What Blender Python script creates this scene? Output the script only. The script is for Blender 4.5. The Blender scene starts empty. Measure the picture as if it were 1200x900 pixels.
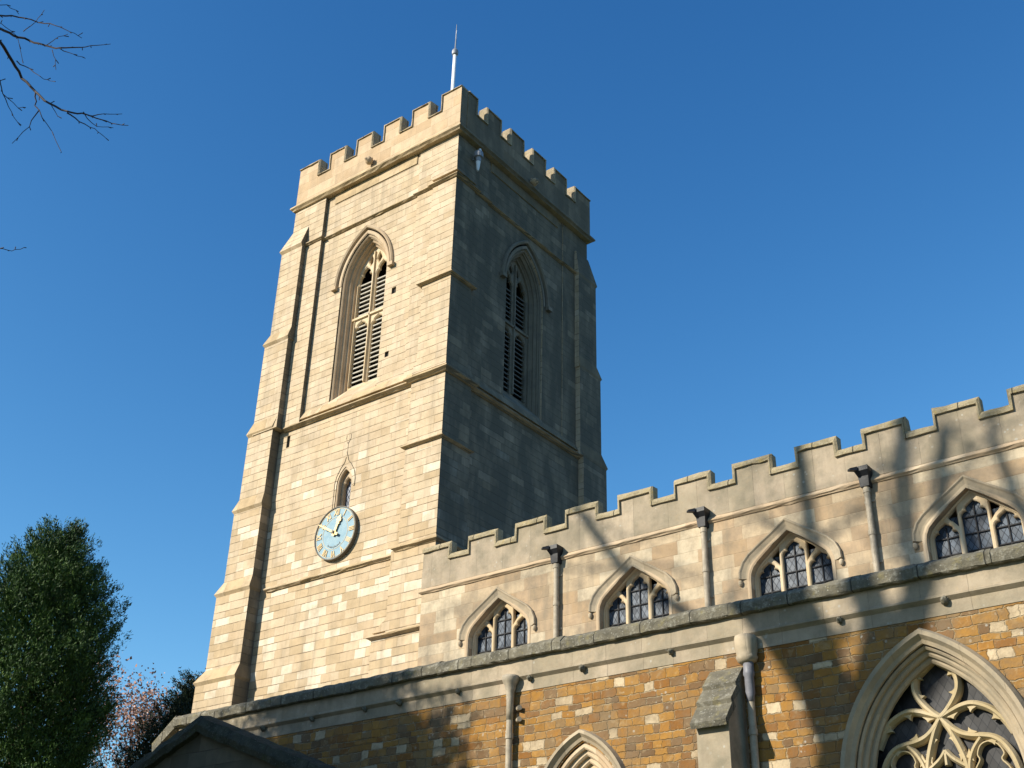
import bpy, bmesh, math, random
from mathutils import Vector, Matrix
R = math.radians
C = bpy.context.scene.collection
sc = bpy.context.scene

# ------------------------------------------------------------------ camera
cam = bpy.data.cameras.new("camera"); co = bpy.data.objects.new("camera", cam); C.objects.link(co)
cam.sensor_width = 36; cam.lens = 43.118; cam.clip_start = .1; cam.clip_end = 3000
rt = Vector((0.79729202, 0.60313511, 0.02352598)); up = Vector((0.27928676, -0.40318501, 0.87145898)); fw = Vector((-0.53509283, 0.68823679, 0.48990385))
co.matrix_world = Matrix(((rt.x, up.x, -fw.x, 18.7928), (rt.y, up.y, -fw.y, -21.2692), (rt.z, up.z, -fw.z, 1.6), (0, 0, 0, 1)))
sc.camera = co

# ------------------------------------------------------------------ light
SUN_AZ, SUN_EL = 28.0, 27.0            # degrees west of south, above horizon
SD = Vector((-math.sin(R(SUN_AZ))*math.cos(R(SUN_EL)), -math.cos(R(SUN_AZ))*math.cos(R(SUN_EL)), math.sin(R(SUN_EL))))
w = bpy.data.worlds.new("World"); sc.world = w; w.use_nodes = True
nt = w.node_tree; bg = nt.nodes['Background']
sky = nt.nodes.new('ShaderNodeTexSky'); sky.sky_type = 'NISHITA'; sky.sun_disc = False
sky.sun_elevation = R(SUN_EL); sky.sun_rotation = R(180 + SUN_AZ)
sky.air_density = 1.0; sky.dust_density = 0.35; sky.ozone_density = 3.0; sky.altitude = 100
sep = nt.nodes.new('ShaderNodeSeparateColor'); cmb = nt.nodes.new('ShaderNodeCombineColor'); nt.links.new(sky.outputs[0], sep.inputs[0])
for i, (k_, gm, mx) in enumerate(((.42, 2.0, 2.6), (.65, 1.43, 3.5), (.90, 1.1, 4.8))):     # deep clear winter blue
    p_ = nt.nodes.new('ShaderNodeMath'); p_.operation = 'POWER'; p_.inputs[1].default_value = gm; nt.links.new(sep.outputs[i], p_.inputs[0])
    m_ = nt.nodes.new('ShaderNodeMath'); m_.operation = 'MULTIPLY'; m_.inputs[1].default_value = k_; nt.links.new(p_.outputs[0], m_.inputs[0])
    c_ = nt.nodes.new('ShaderNodeMath'); c_.operation = 'MINIMUM'; c_.inputs[1].default_value = mx; nt.links.new(m_.outputs[0], c_.inputs[0])
    nt.links.new(c_.outputs[0], cmb.inputs[i])
nt.links.new(cmb.outputs[0], bg.inputs[0]); bg.inputs[1].default_value = 0.10
sl = bpy.data.lights.new("sun", 'SUN'); so = bpy.data.objects.new("sun", sl); C.objects.link(so)
sl.energy = 3.9; sl.angle = R(.6); sl.color = (1.0, .925, .79)
so.rotation_euler = SD.to_track_quat('Z', 'Y').to_euler(); so.location = SD*60
sc.view_settings.view_transform = 'Standard'; sc.view_settings.look = 'None'; sc.view_settings.gamma = 1
sc.view_settings.use_curve_mapping = False; sc.view_settings.exposure = 1.0

# ------------------------------------------------------------------ materials
def newmat(name):
    m = bpy.data.materials.new(name); m.use_nodes = True
    n = m.node_tree; b = n.nodes['Principled BSDF']; b.inputs['Roughness'].default_value = .9
    b.inputs['Specular IOR Level'].default_value = .25
    return m, n, b
class NB:
    def __init__(s, n): s.n = n
    def new(s, t, **k):
        x = s.n.nodes.new(t)
        for a, v in k.items(): setattr(x, a, v)
        return x
    def put(s, sock, v):
        if isinstance(v, bpy.types.NodeSocket): s.n.links.new(v, sock)
        elif v is not None: sock.default_value = v
    def math(s, op, a, b=None, c=None, clamp=False):
        x = s.new('ShaderNodeMath', operation=op); x.use_clamp = clamp
        s.put(x.inputs[0], a); s.put(x.inputs[1], b)
        if c is not None: s.put(x.inputs[2], c)
        return x.outputs[0]
    def noise(s, vec, scale, detail=4, rough=.55, out=0, dist=0):
        x = s.new('ShaderNodeTexNoise'); s.put(x.inputs['Vector'], vec); x.inputs['Scale'].default_value = scale
        x.inputs['Detail'].default_value = detail; x.inputs['Roughness'].default_value = rough; x.inputs['Distortion'].default_value = dist
        return x.outputs[out]
    def ramp(s, f, stops, interp='LINEAR'):
        x = s.new('ShaderNodeValToRGB'); x.color_ramp.interpolation = interp; e = x.color_ramp.elements
        while len(e) < len(stops): e.new(.5)
        for i, (p, col) in enumerate(stops):
            e[i].position = p; e[i].color = (*col, 1) if len(col) == 3 else col
        s.put(x.inputs[0], f); return x.outputs[0]
    def mix(s, f, a, b, mode='MIX'):
        x = s.new('ShaderNodeMix', data_type='RGBA', blend_type=mode)
        s.put(x.inputs[0], f)
        for i, v in ((6, a), (7, b)):
            s.put(x.inputs[i], (*v, 1) if isinstance(v, tuple) and len(v) == 3 else v)
        return x.outputs[2]
    def maprange(s, v, a, b, c=0., d=1.):
        x = s.new('ShaderNodeMapRange'); s.put(x.inputs[0], v)
        for i, q in ((1, a), (2, b), (3, c), (4, d)): x.inputs[i].default_value = q
        return x.outputs[0]
def uvz(q):
    g = q.new('ShaderNodeNewGeometry'); sp = q.new('ShaderNodeSeparateXYZ'); q.put(sp.inputs[0], g.outputs['Position'])
    sn = q.new('ShaderNodeSeparateXYZ'); q.put(sn.inputs[0], g.outputs['True Normal'])
    fx = q.math('GREATER_THAN', q.math('ABSOLUTE', sn.outputs[0]), .6)
    fz = q.math('GREATER_THAN', q.math('ABSOLUTE', sn.outputs[2]), .8)
    u = q.math('ADD', sp.outputs[0], q.math('MULTIPLY', fx, q.math('SUBTRACT', q.math('ADD', sp.outputs[1], 31.7), sp.outputs[0])))
    v = q.math('ADD', sp.outputs[2], q.math('MULTIPLY', fz, q.math('SUBTRACT', sp.outputs[1], sp.outputs[2])))
    return g.outputs['Position'], u, v, sp
def masonry(name, rowh, blkw, stops, mortar, mw=.008, jitter=.35, wjit=.8, blend=0, grain=30, bump=.5, stain=(.55, .48, .36), stain_amt=.25, joint=1.0, streak=0, face_amp=.3, spots=0, warp=.01, low=None, shade_grime=0, cluster=0, vj=.5, mottle=0):
    m, n, b = newmat(name); q = NB(n); P, u, v, sp = uvz(q)
    wn = q.noise(P, 1.3, 3, .6, out=1); wsx = q.new('ShaderNodeSeparateXYZ'); q.put(wsx.inputs[0], wn)
    wf = q.noise(P, 14, 2, .5, out=1); wfx = q.new('ShaderNodeSeparateXYZ'); q.put(wfx.inputs[0], wf)
    v2 = q.math('ADD', v, q.math('ADD', q.math('MULTIPLY', q.math('SUBTRACT', wsx.outputs[0], .5), warp*2.2), q.math('MULTIPLY', q.math('SUBTRACT', wfx.outputs[0], .5), warp)))
    u2 = q.math('ADD', u, q.math('MULTIPLY', q.math('SUBTRACT', wfx.outputs[1], .5), warp*1.6))
    def vor(w_, rnd, feat):
        x = q.new('ShaderNodeTexVoronoi', voronoi_dimensions='1D', feature=feat); q.put(x.inputs['W'], w_); x.inputs['Randomness'].default_value = rnd
        x.inputs['Scale'].default_value = 1; return x
    rw = q.math('DIVIDE', v2, rowh)
    r1 = vor(rw, jitter, 'F1'); r2 = vor(rw, jitter, 'DISTANCE_TO_EDGE')
    rs = q.new('ShaderNodeSeparateColor'); q.put(rs.inputs[0], r1.outputs['Color'])
    wd = q.math('ADD', blkw*.75, q.math('MULTIPLY', rs.outputs[1], blkw*.5)); off = q.math('MULTIPLY', rs.outputs[0], 713.0)
    bw = q.math('ADD', q.math('DIVIDE', u2, wd), off)
    b1 = vor(bw, wjit, 'F1'); b2 = vor(bw, wjit, 'DISTANCE_TO_EDGE')
    bs = q.new('ShaderNodeSeparateColor'); q.put(bs.inputs[0], b1.outputs['Color'])
    cell = q.new('ShaderNodeCombineXYZ'); q.put(cell.inputs[0], q.math('MULTIPLY', q.math('SUBTRACT', b1.outputs['W'], off), wd)); q.put(cell.inputs[1], q.math('MULTIPLY', r1.outputs['W'], rowh))
    d = q.math('MINIMUM', q.math('MULTIPLY', r2.outputs['Distance'], rowh), q.math('MULTIPLY', b2.outputs['Distance'], blkw))
    big = q.noise(P, .45, 3, .6); med = q.noise(P, 4.5, 4, .65); fine = q.noise(P, grain, 5, .7)
    rnd = bs.outputs[0]
    if cluster: rnd = q.math('ADD', q.math('MULTIPLY', rnd, 1-cluster), q.math('MULTIPLY', q.maprange(q.noise(cell.outputs[0], .75, 3, .6), .3, .7), cluster))
    if blend: rnd = q.math('ADD', q.math('MULTIPLY', rnd, 1-blend), q.math('MULTIPLY', q.maprange(q.noise(P, 1.1, 3, .55), .3, .7), blend))
    col = q.ramp(rnd, stops, 'CONSTANT' if not blend else 'LINEAR')
    if low:                      # a second palette of replaced blocks below a height
        zt, st2 = low; f = q.maprange(q.math('ADD', sp.outputs[2], q.math('MULTIPLY', q.math('SUBTRACT', q.noise(cell.outputs[0], .45, 3, .6), .5), 9)), zt+1.2, zt-1.2)
        sel = q.math('LESS_THAN', bs.outputs[2], f); col = q.mix(sel, col, q.ramp(rnd, st2, 'CONSTANT'))
    val = q.math('ADD', .74, q.math('ADD', q.math('MULTIPLY', bs.outputs[1], .14), q.math('ADD', q.math('MULTIPLY', med, .28), q.math('MULTIPLY', fine, .16))))
    if mottle:                   # eroded, iron-banded faces
        col = q.mix(q.math('MULTIPLY', q.maprange(q.noise(P, 9, 5, .7), .45, .65), mottle), col, q.mix(.5, col, (.13, .075, .035)))
        col = q.mix(q.math('MULTIPLY', q.maprange(q.noise(P, 6, 5, .7, dist=.6), .56, .68), mottle*.6), col, (.42, .31, .17))
    vc = q.new('ShaderNodeCombineColor'); [q.put(vc.inputs[i], val) for i in range(3)]
    col = q.mix(1.0, col, vc.outputs[0], 'MULTIPLY')
    sm = q.maprange(q.noise(P, 1.7, 6, .68), .44, .68)
    col = q.mix(q.math('MULTIPLY', sm, stain_amt), col, stain)
    if streak:
        mp = q.new('ShaderNodeMapping'); q.put(mp.inputs[0], P); mp.inputs['Scale'].default_value = (2.4, 2.4, .16)
        col = q.mix(q.math('MULTIPLY', q.maprange(q.noise(mp.outputs[0], 1.5, 5, .6), .5, .75), streak), col, (.17, .15, .11))
    jn = q.math('MULTIPLY', q.math('SUBTRACT', fine, .5), mw*1.2)
    jh = q.maprange(q.math('ADD', q.math('MULTIPLY', r2.outputs['Distance'], rowh), jn), mw*.4, mw*1.3, 1, 0)
    jv = q.maprange(q.math('ADD', q.math('MULTIPLY', b2.outputs['Distance'], blkw), jn), mw*.3, mw*1.1, 1, 0)
    jm = q.math('MAXIMUM', jh, q.math('MULTIPLY', jv, vj))
    jvar = q.maprange(q.noise(P, 2.6, 4, .65), .38, .6)
    jm2 = q.math('MULTIPLY', q.math('MULTIPLY', jm, joint), q.math('ADD', .15, q.math('MULTIPLY', jvar, .85)))
    col = q.mix(jm2, col, mortar)
    if shade_grime:                    # soot staining plus painted shade on every east-facing face, recut blocks stay paler
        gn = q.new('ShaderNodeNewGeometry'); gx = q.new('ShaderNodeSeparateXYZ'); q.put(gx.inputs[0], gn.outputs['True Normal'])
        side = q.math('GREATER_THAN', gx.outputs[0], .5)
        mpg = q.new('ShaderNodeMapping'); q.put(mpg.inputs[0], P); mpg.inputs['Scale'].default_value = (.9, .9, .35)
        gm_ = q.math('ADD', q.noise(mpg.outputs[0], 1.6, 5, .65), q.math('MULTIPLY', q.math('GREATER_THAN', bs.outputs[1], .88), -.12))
        col = q.mix(q.math('MULTIPLY', side, q.maprange(gm_, .25, .55, .62*shade_grime, shade_grime)), col, (.082, .078, .060))
    if spots:
        vs = q.new('ShaderNodeTexVoronoi'); q.put(vs.inputs['Vector'], P); vs.inputs['Scale'].default_value = 7
        sp1 = q.math('MULTIPLY', q.maprange(q.math('ADD', vs.outputs['Distance'], q.math('MULTIPLY', med, .25)), .30, .26), q.maprange(q.noise(P, 1.2, 3), .5, .6))
        col = q.mix(q.math('MULTIPLY', sp1, spots), col, (.42, .41, .36))
    n.links.new(col, b.inputs['Base Color'])
    h = q.math('ADD', q.math('MULTIPLY', jm, -.9), q.math('ADD', q.math('MULTIPLY', med, face_amp), q.math('ADD', q.math('MULTIPLY', fine, .35), q.math('MULTIPLY', bs.outputs[1], .35))))
    bp = q.new('ShaderNodeBump'); bp.inputs['Strength'].default_value = bump; bp.inputs['Distance'].default_value = .02
    q.put(bp.inputs['Height'], h); n.links.new(bp.outputs[0], b.inputs['Normal'])
    return m
TW = [(0, (.49, .39, .27)), (.25, (.475, .375, .25)), (.42, (.50, .40, .28)), (.58, (.485, .38, .255)), (.74, (.455, .35, .225)), (.86, (.53, .435, .315))]
TW2 = [(0, (.47, .365, .24)), (.22, (.43, .325, .20)), (.40, (.49, .385, .26)), (.56, (.60, .515, .39)), (.68, (.46, .35, .225)), (.84, (.57, .48, .355))]
M_tower = masonry('tower_ashlar', .225, .50, TW, (.13, .095, .055), mw=.011, joint=.95, face_amp=.6, jitter=.55, shade_grime=.93, cluster=.5, vj=.4, stain=(.29, .215, .125), stain_amt=.50, streak=.42, low=(14.8, TW2), bump=.55)
NV = [(0, (.35, .255, .155)), (.2, (.43, .335, .22)), (.40, (.37, .27, .17)), (.55, (.48, .40, .28)), (.72, (.33, .235, .14)), (.9, (.51, .43, .31))]
M_nave = masonry('nave_ashlar', .27, .60, NV, (.40, .31, .20), mw=.007, joint=.5, cluster=.45, mottle=.4, stain=(.17, .14, .10), stain_amt=.72, streak=.6, bump=.5)
IR = [(0, (.46, .365, .235)), (.22, (.27, .13, .027)), (.29, (.20, .088, .019)), (.38, (.30, .155, .036)), (.47, (.17, .10, .045)), (.54, (.27, .135, .028)), (.62, (.135, .078, .035)), (.67, (.29, .148, .032)), (.80, (.22, .135, .055)), (.85, (.42, .33, .21)), (.90, (.23, .105, .023))]
M_iron = masonry('ironstone_wall', .138, .25, IR, (.40, .32, .20), cluster=.35, vj=.8, mw=.009, jitter=.85, wjit=1.0, mottle=.75, joint=.75, stain=(.16, .12, .075), stain_amt=.65, bump=1.0, face_amp=1.2, warp=.05, spots=.5)
PL = [(0, (.33, .27, .19)), (.4, (.38, .31, .225)), (.7, (.28, .235, .165))]
M_parapet = masonry('parapet_stone', 40, .85, PL, (.14, .11, .08), mw=.006, blend=.5, mottle=.35, stain=(.17, .15, .105), stain_amt=.75, streak=.5, bump=.6, spots=.5)
TP = [(0, (.47, .35, .22)), (.4, (.50, .38, .25)), (.7, (.42, .30, .18))]
M_tparapet = masonry('tower_parapet_stone', .36, .7, TP, (.30, .22, .13), mw=.006, joint=.4, blend=.4, stain=(.30, .22, .135), stain_amt=.5, streak=.3, shade_grime=.85)
M_trim = masonry('dressed_limestone', 40, .7, [(0, (.47, .355, .235)), (.5, (.43, .32, .205)), (.8, (.50, .395, .27))], (.25, .18, .11), mw=.004, joint=.5, blend=.4, stain=(.30, .23, .15), stain_amt=.5, bump=.4)
M_trimE = masonry('shaded_grimy_limestone', 40, .7, [(0, (.21, .18, .135)), (.5, (.17, .15, .11)), (.8, (.25, .21, .16))], (.08, .07, .05), mw=.004, blend=.4, stain=(.10, .095, .08), stain_amt=.7, bump=.4)  # east copy of the dressed limestone, shade and soot put into the colour
M_string = masonry('string_stone', 40, .8, [(0, (.48, .37, .22)), (.5, (.42, .31, .18)), (.8, (.48, .37, .24))], (.14, .10, .06), mw=.006, blend=.3, stain=(.24, .18, .105), stain_amt=.75, bump=.7, shade_grime=.8)
M_hood = masonry('weathered_hood_stone', 40, .6, [(0, (.38, .31, .21)), (.5, (.33, .265, .18)), (.8, (.42, .345, .24))], (.15, .12, .09), mw=.005, blend=.4, stain=(.20, .18, .14), stain_amt=.7, bump=.5)
M_trac = masonry('tracery_stone', 40, .5, [(0, (.52, .41, .265)), (.5, (.48, .365, .225)), (.8, (.55, .45, .31))], (.3, .22, .13), mw=.004, joint=.4, blend=.4, stain=(.45, .33, .17), stain_amt=.5, bump=.35)

def rough_cap(name, base, dark, pale, yellow, amt):
    m, n, b = newmat(name); q = NB(n); P, u, v, sp = uvz(q)
    a = q.noise(P, 2.2, 6, .7); c_ = q.noise(P, 9, 6, .75); f = q.noise(P, 45, 4, .7)
    col = q.mix(q.maprange(a, .35, .65), base, dark)
    col = q.mix(q.math('MULTIPLY', q.maprange(c_, .52, .66), amt), col, pale)
    col = q.mix(q.math('MULTIPLY', q.maprange(q.noise(P, 5.3, 5, .7), .55, .68), .55), col, yellow)
    vs = q.new('ShaderNodeTexVoronoi'); q.put(vs.inputs['Vector'], P); vs.inputs['Scale'].default_value = 16
    s1 = q.math('MULTIPLY', q.maprange(q.math('ADD', vs.outputs['Distance'], q.math('MULTIPLY', c_, .3)), .36, .30), q.maprange(a, .45, .55))
    col = q.mix(q.math('MULTIPLY', s1, .6), col, pale)
    jx = q.new('ShaderNodeTexVoronoi', voronoi_dimensions='1D', feature='DISTANCE_TO_EDGE'); q.put(jx.inputs['W'], q.math('DIVIDE', u, .95)); jx.inputs['Scale'].default_value = 1; jx.inputs['Randomness'].default_value = .5
    jm = q.maprange(jx.outputs['Distance'], .004, .013, 1, 0)
    col = q.mix(q.math('MULTIPLY', jm, .8), col, (.05, .045, .035))
    n.links.new(col, b.inputs['Base Color']); b.inputs['Roughness'].default_value = 1
    h = q.math('ADD', q.math('ADD', q.math('MULTIPLY', c_, 1.2), q.math('MULTIPLY', f, .5)), q.math('MULTIPLY', jm, -1.2))
    bp = q.new('ShaderNodeBump'); bp.inputs['Strength'].default_value = .9; bp.inputs['Distance'].default_value = .04
    q.put(bp.inputs['Height'], h); n.links.new(bp.outputs[0], b.inputs['Normal']); return m
M_cop = rough_cap('lichened_coping', (.20, .18, .13), (.10, .092, .07), (.42, .40, .33), (.26, .22, .09), .5)
M_ncop = rough_cap('nave_coping', (.40, .33, .21), (.25, .21, .13), (.50, .45, .33), (.42, .31, .10), .4)
M_tcop = rough_cap('tower_coping', (.46, .37, .24), (.27, .22, .15), (.50, .45, .33), (.40, .31, .13), .3)
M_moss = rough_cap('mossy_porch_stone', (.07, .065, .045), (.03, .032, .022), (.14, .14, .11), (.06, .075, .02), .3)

def plain(name, col, rough=.8, metal=0, var=.25, scale=8, spec=.3, col2=None):
    m, n, b = newmat(name); q = NB(n); P, u, v, sp = uvz(q)
    f = q.noise(P, scale, 5, .65)
    c2 = col2 or tuple(x*(1-var) for x in col)
    n.links.new(q.mix(q.maprange(f, .35, .65), col, c2), b.inputs['Base Color'])
    b.inputs['Roughness'].default_value = rough; b.inputs['Metallic'].default_value = metal; b.inputs['Specular IOR Level'].default_value = spec
    bp = q.new('ShaderNodeBump'); bp.inputs['Strength'].default_value = .25; bp.inputs['Distance'].default_value = .01
    q.put(bp.inputs['Height'], q.noise(P, scale*5, 3, .6)); n.links.new(bp.outputs[0], b.inputs['Normal']); return m
M_pipe = plain('stone_painted_pipe', (.40, .34, .25), .6, var=.35)
M_lead = plain('black_hopper_paint', (.018, .019, .022), .5, var=.4)
M_greypipe = plain('grey_pipe_paint', (.19, .19, .21), .5, var=.3)
M_bar = plain('iron_bar', (.012, .012, .014), .7)
M_roof = plain('lead_roof', (.22, .23, .25), .6, var=.3)
M_louvre = plain('louvre_board', (.46, .43, .36), .8, var=.3, scale=12)
M_louvreE = plain('shaded_louvre_board', (.13, .125, .11), .8, var=.3, scale=12)  # darker copy of the south boards, east-side shade painted into the colour
M_dark = plain('unlit_interior', (.03, .028, .025), 1)  # near-black colour stands in for the shade inside openings
M_white = plain('white_pole_paint', (.78, .80, .80), .35, var=.08)
M_grey = plain('grey_metal', (.30, .31, .33), .5, metal=.3)
M_gold = plain('gilding', (.70, .48, .20), .38, metal=.25, var=.2, spec=.5)
M_goldw = plain('worn_gilding', (.62, .45, .22), .5, var=.25)
M_blue = plain('clock_blue', (.17, .29, .36), .6, var=.3, scale=9, col2=(.24, .35, .40))
M_rim = plain('clock_rim', (.13, .11, .08), .6)
M_grass = plain('grass_ground', (.06, .10, .03), .95, var=.5, scale=.8)
M_bark = plain('grey_bark', (.11, .095, .075), .9, var=.45, scale=6)
M_twig = plain('dark_twig', (.040, .030, .030), .8, var=.3)
M_bark2 = plain('brown_bark', (.10, .065, .04), .9, var=.45, scale=6)

def leafmat(name, cols, trans=.25):
    m, n, b = newmat(name); q = NB(n)
    g = q.new('ShaderNodeNewGeometry'); P = g.outputs['Position']
    f = q.math('ADD', q.math('MULTIPLY', q.noise(P, 1.5, 4, .65), .78), q.math('MULTIPLY', g.outputs['Random Per Island'], .22))
    n.links.new(q.ramp(q.maprange(f, .25, .75), [(i/(len(cols)-1), c) for i, c in enumerate(cols)]), b.inputs['Base Color'])
    b.inputs['Roughness'].default_value = .6; b.inputs['Specular IOR Level'].default_value = .25
    return m
M_conif = leafmat('cypress_foliage', [(.008, .022, .006), (.020, .050, .010), (.045, .095, .014), (.095, .155, .022)])
M_yew = leafmat('yew_foliage', [(.010, .018, .010), (.016, .03, .012), (.025, .042, .015)])
M_red = leafmat('russet_leaves', [(.26, .15, .12), (.42, .25, .20), (.30, .15, .08), (.52, .40, .34)])

def glassmat(name, tint, lead, quarry, pale):
    m, n, b = newmat(name); q = NB(n); P, u, v, sp = uvz(q)
    a = q.math('DIVIDE', q.math('ADD', u, q.math('MULTIPLY', v, .62)), quarry); c_ = q.math('DIVIDE', q.math('SUBTRACT', u, q.math('MULTIPLY', v, .62)), quarry)
    fa = q.math('ABSOLUTE', q.math('SUBTRACT', q.math('FRACT', a), .5)); fc = q.math('ABSOLUTE', q.math('SUBTRACT', q.math('FRACT', c_), .5))
    lm = q.maprange(q.math('MAXIMUM', fa, fc), .5-lead, .5-lead*.6)
    cid = q.new('ShaderNodeCombineXYZ'); q.put(cid.inputs[0], q.math('FLOOR', a)); q.put(cid.inputs[1], q.math('FLOOR', c_))
    wn = q.new('ShaderNodeTexWhiteNoise'); q.put(wn.inputs['Vector'], cid.outputs[0])
    ws = q.new('ShaderNodeSeparateColor'); q.put(ws.inputs[0], wn.outputs['Color'])
    f = q.math('ADD', q.math('MULTIPLY', ws.outputs[0], .5), q.math('MULTIPLY', q.noise(P, 3.1, 3, .6), .6))
    col = q.mix(q.maprange(f, .35, .85), tint, pale); col = q.mix(lm, col, (.02, .022, .026))
    n.links.new(col, b.inputs['Base Color'])
    n.links.new(q.maprange(lm, 0, 1, .42, .8), b.inputs['Roughness']); b.inputs['Specular IOR Level'].default_value = .16
    g = q.new('ShaderNodeNewGeometry'); vm = q.new('ShaderNodeVectorMath', operation='SUBTRACT'); q.put(vm.inputs[0], wn.outputs['Color']); vm.inputs[1].default_value = (.5, .5, .5)
    vsc = q.new('ShaderNodeVectorMath', operation='SCALE'); q.put(vsc.inputs[0], vm.outputs[0]); vsc.inputs[3].default_value = .05
    va = q.new('ShaderNodeVectorMath', operation='ADD'); q.put(va.inputs[0], g.outputs['Normal']); q.put(va.inputs[1], vsc.outputs[0])
    vn = q.new('ShaderNodeVectorMath', operation='NORMALIZE'); q.put(vn.inputs[0], va.outputs[0]); n.links.new(vn.outputs[0], b.inputs['Normal'])
    return m
M_trac2 = masonry('weathered_tracery_stone', 40, .5, [(0, (.44, .36, .22)), (.5, (.38, .30, .17)), (.8, (.48, .40, .27))], (.2, .15, .09), mw=.004, joint=.4, blend=.4, stain=(.22, .18, .10), stain_amt=.6, bump=.5)
M_glass = glassmat('leaded_glass', (.022, .034, .052), .06, .12, (.085, .11, .145))
M_glass2 = glassmat('aisle_glass', (.012, .012, .013), .03, .13, (.042, .042, .044))
M_glass3 = glassmat('lancet_glass', (.10, .12, .16), .13, .11, (.24, .26, .31))

# ------------------------------------------------------------------ object helpers
def thing(name, label, cat, loc=(0, 0, 0), group=None):
    o = bpy.data.objects.new(name, None); C.objects.link(o); o.location = loc; o.empty_display_size = .3
    o['label'] = label; o['category'] = cat
    if group: o['group'] = group
    return o
def adopt(o, par):
    if par is not None:
        o.parent = par
        if par.type == 'EMPTY': o.matrix_parent_inverse = Matrix.Translation(par.location).inverted()
def obj(name, bm, mat, par=None, smooth=False):
    if isinstance(bm, bmesh.types.BMesh):
        me = bpy.data.meshes.new(name); bm.to_mesh(me); bm.free()
    else: me = bm
    me.materials.clear(); me.materials.append(mat)
    if smooth:
        for p in me.polygons: p.use_smooth = True
    o = bpy.data.objects.new(name, me); C.objects.link(o); adopt(o, par); return o
def pieces(name, bm, mat, par):
    while bm.faces:               # every loose piece becomes an object of its own
        seed = bm.faces[:1]; seen = set(seed); st_ = list(seed)
        while st_:
            for e in st_.pop().edges:
                for f2 in e.link_faces:
                    if f2 not in seen: seen.add(f2); st_.append(f2)
        nb = bmesh.new(); vm_ = {}
        for f in seen:
            vs = []
            for v in f.verts:
                if v not in vm_: vm_[v] = nb.verts.new(v.co)
                vs.append(vm_[v])
            nb.faces.new(vs)
        bmesh.ops.delete(bm, geom=list(seen), context='FACES'); obj(name, nb, mat, par)
    bm.free()
def box(bm, x0, x1, y0, y1, z0, z1):
    vs = [bm.verts.new(p) for p in ((x0, y0, z0), (x1, y0, z0), (x1, y1, z0), (x0, y1, z0), (x0, y0, z1), (x1, y0, z1), (x1, y1, z1), (x0, y1, z1))]
    for f in ((0, 3, 2, 1), (4, 5, 6, 7), (0, 1, 5, 4), (1, 2, 6, 5), (2, 3, 7, 6), (3, 0, 4, 7)): bm.faces.new([vs[i] for i in f])
def frustum(bm, a, b):           # a, b = (x0,x1,y0,y1,z)
    vs = []
    for (x0, x1, y0, y1, z) in (a, b): vs += [bm.verts.new(p) for p in ((x0, y0, z), (x1, y0, z), (x1, y1, z), (x0, y1, z))]
    for f in ((0, 3, 2, 1), (4, 5, 6, 7), (0, 1, 5, 4), (1, 2, 6, 5), (2, 3, 7, 6), (3, 0, 4, 7)): bm.faces.new([vs[i] for i in f])
def prism(bm, pts3, vec):        # polygon extruded by a vector
    a = [bm.verts.new(p) for p in pts3]; b = [bm.verts.new(Vector(p)+Vector(vec)) for p in pts3]; k = len(a)
    bm.faces.new(a); bm.faces.new(b[::-1])
    for i in range(k): bm.faces.new([a[i], b[i], b[(i+1) % k], a[(i+1) % k]])
def fix(bm): bmesh.ops.recalc_face_normals(bm, faces=bm.faces); return bm
def mapS(y): return lambda a, d, z: (a, y+d, z)         # wall facing south: in-plane (x,z), d deeper = +y
def mapE(x): return lambda a, d, z: (x-d, a, z)         # wall facing east: in-plane (y,z), d deeper = -x
def mapPlan(z): return lambda a, d, b: (a, b, z+d)      # plan path, d = height
def sweep(bm, path, prof, mp, closed=False, cap=True, ax=1):
    n = len(path); P = [Vector(p) for p in path]; rings = []
    for i in range(n):
        if closed: a, b = P[i-1], P[(i+1) % n]
        else: a, b = (P[i-1] if i else None), (P[i+1] if i < n-1 else None)
        ns = []
        if a is not None: t = (P[i]-a).normalized(); ns.append(Vector((-t.y, t.x)))
        if b is not None: t = (b-P[i]).normalized(); ns.append(Vector((-t.y, t.x)))
        m = sum(ns, Vector((0, 0))); m = m.normalized() if m.length > 1e-6 else ns[0]
        sc_ = 1/max(.35, m.dot(ns[0]))
        rings.append([bm.verts.new(mp(P[i].x+m.x*o*sc_*ax, d, P[i].y+m.y*o*sc_)) for o, d in prof])
    k = len(prof)
    for i in range(n if closed else n-1):
        A, B = rings[i], rings[(i+1) % n]
        for j in range(k): bm.faces.new([A[j], A[(j+1) % k], B[(j+1) % k], B[j]])
    if not closed and cap: bm.faces.new(rings[0][::-1]); bm.faces.new(rings[-1])
def tube(bm, pts, rads, seg=8):
    rings = []; n = len(pts); P = [Vector(p) for p in pts]
    ref = None
    for i in range(n):
        t = (P[min(i+1, n-1)]-P[max(i-1, 0)]).normalized()
        if ref is None: ref = t.orthogonal().normalized()
        ref = (ref-t*ref.dot(t)); ref = ref.normalized() if ref.length > 1e-5 else t.orthogonal().normalized()
        s = t.cross(ref)
        rings.append([bm.verts.new(P[i]+(ref*math.cos(2*math.pi*k/seg)+s*math.sin(2*math.pi*k/seg))*rads[i]) for k in range(seg)])
    for i in range(n-1):
        for k in range(seg): bm.faces.new([rings[i][k], rings[i][(k+1) % seg], rings[i+1][(k+1) % seg], rings[i+1][k]])
    bm.faces.new(rings[0][::-1]); bm.faces.new(rings[-1])
def _area(l): return .5*sum(a[0]*b[1]-b[0]*a[1] for a, b in zip(l, l[1:]+l[:1]))
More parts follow.
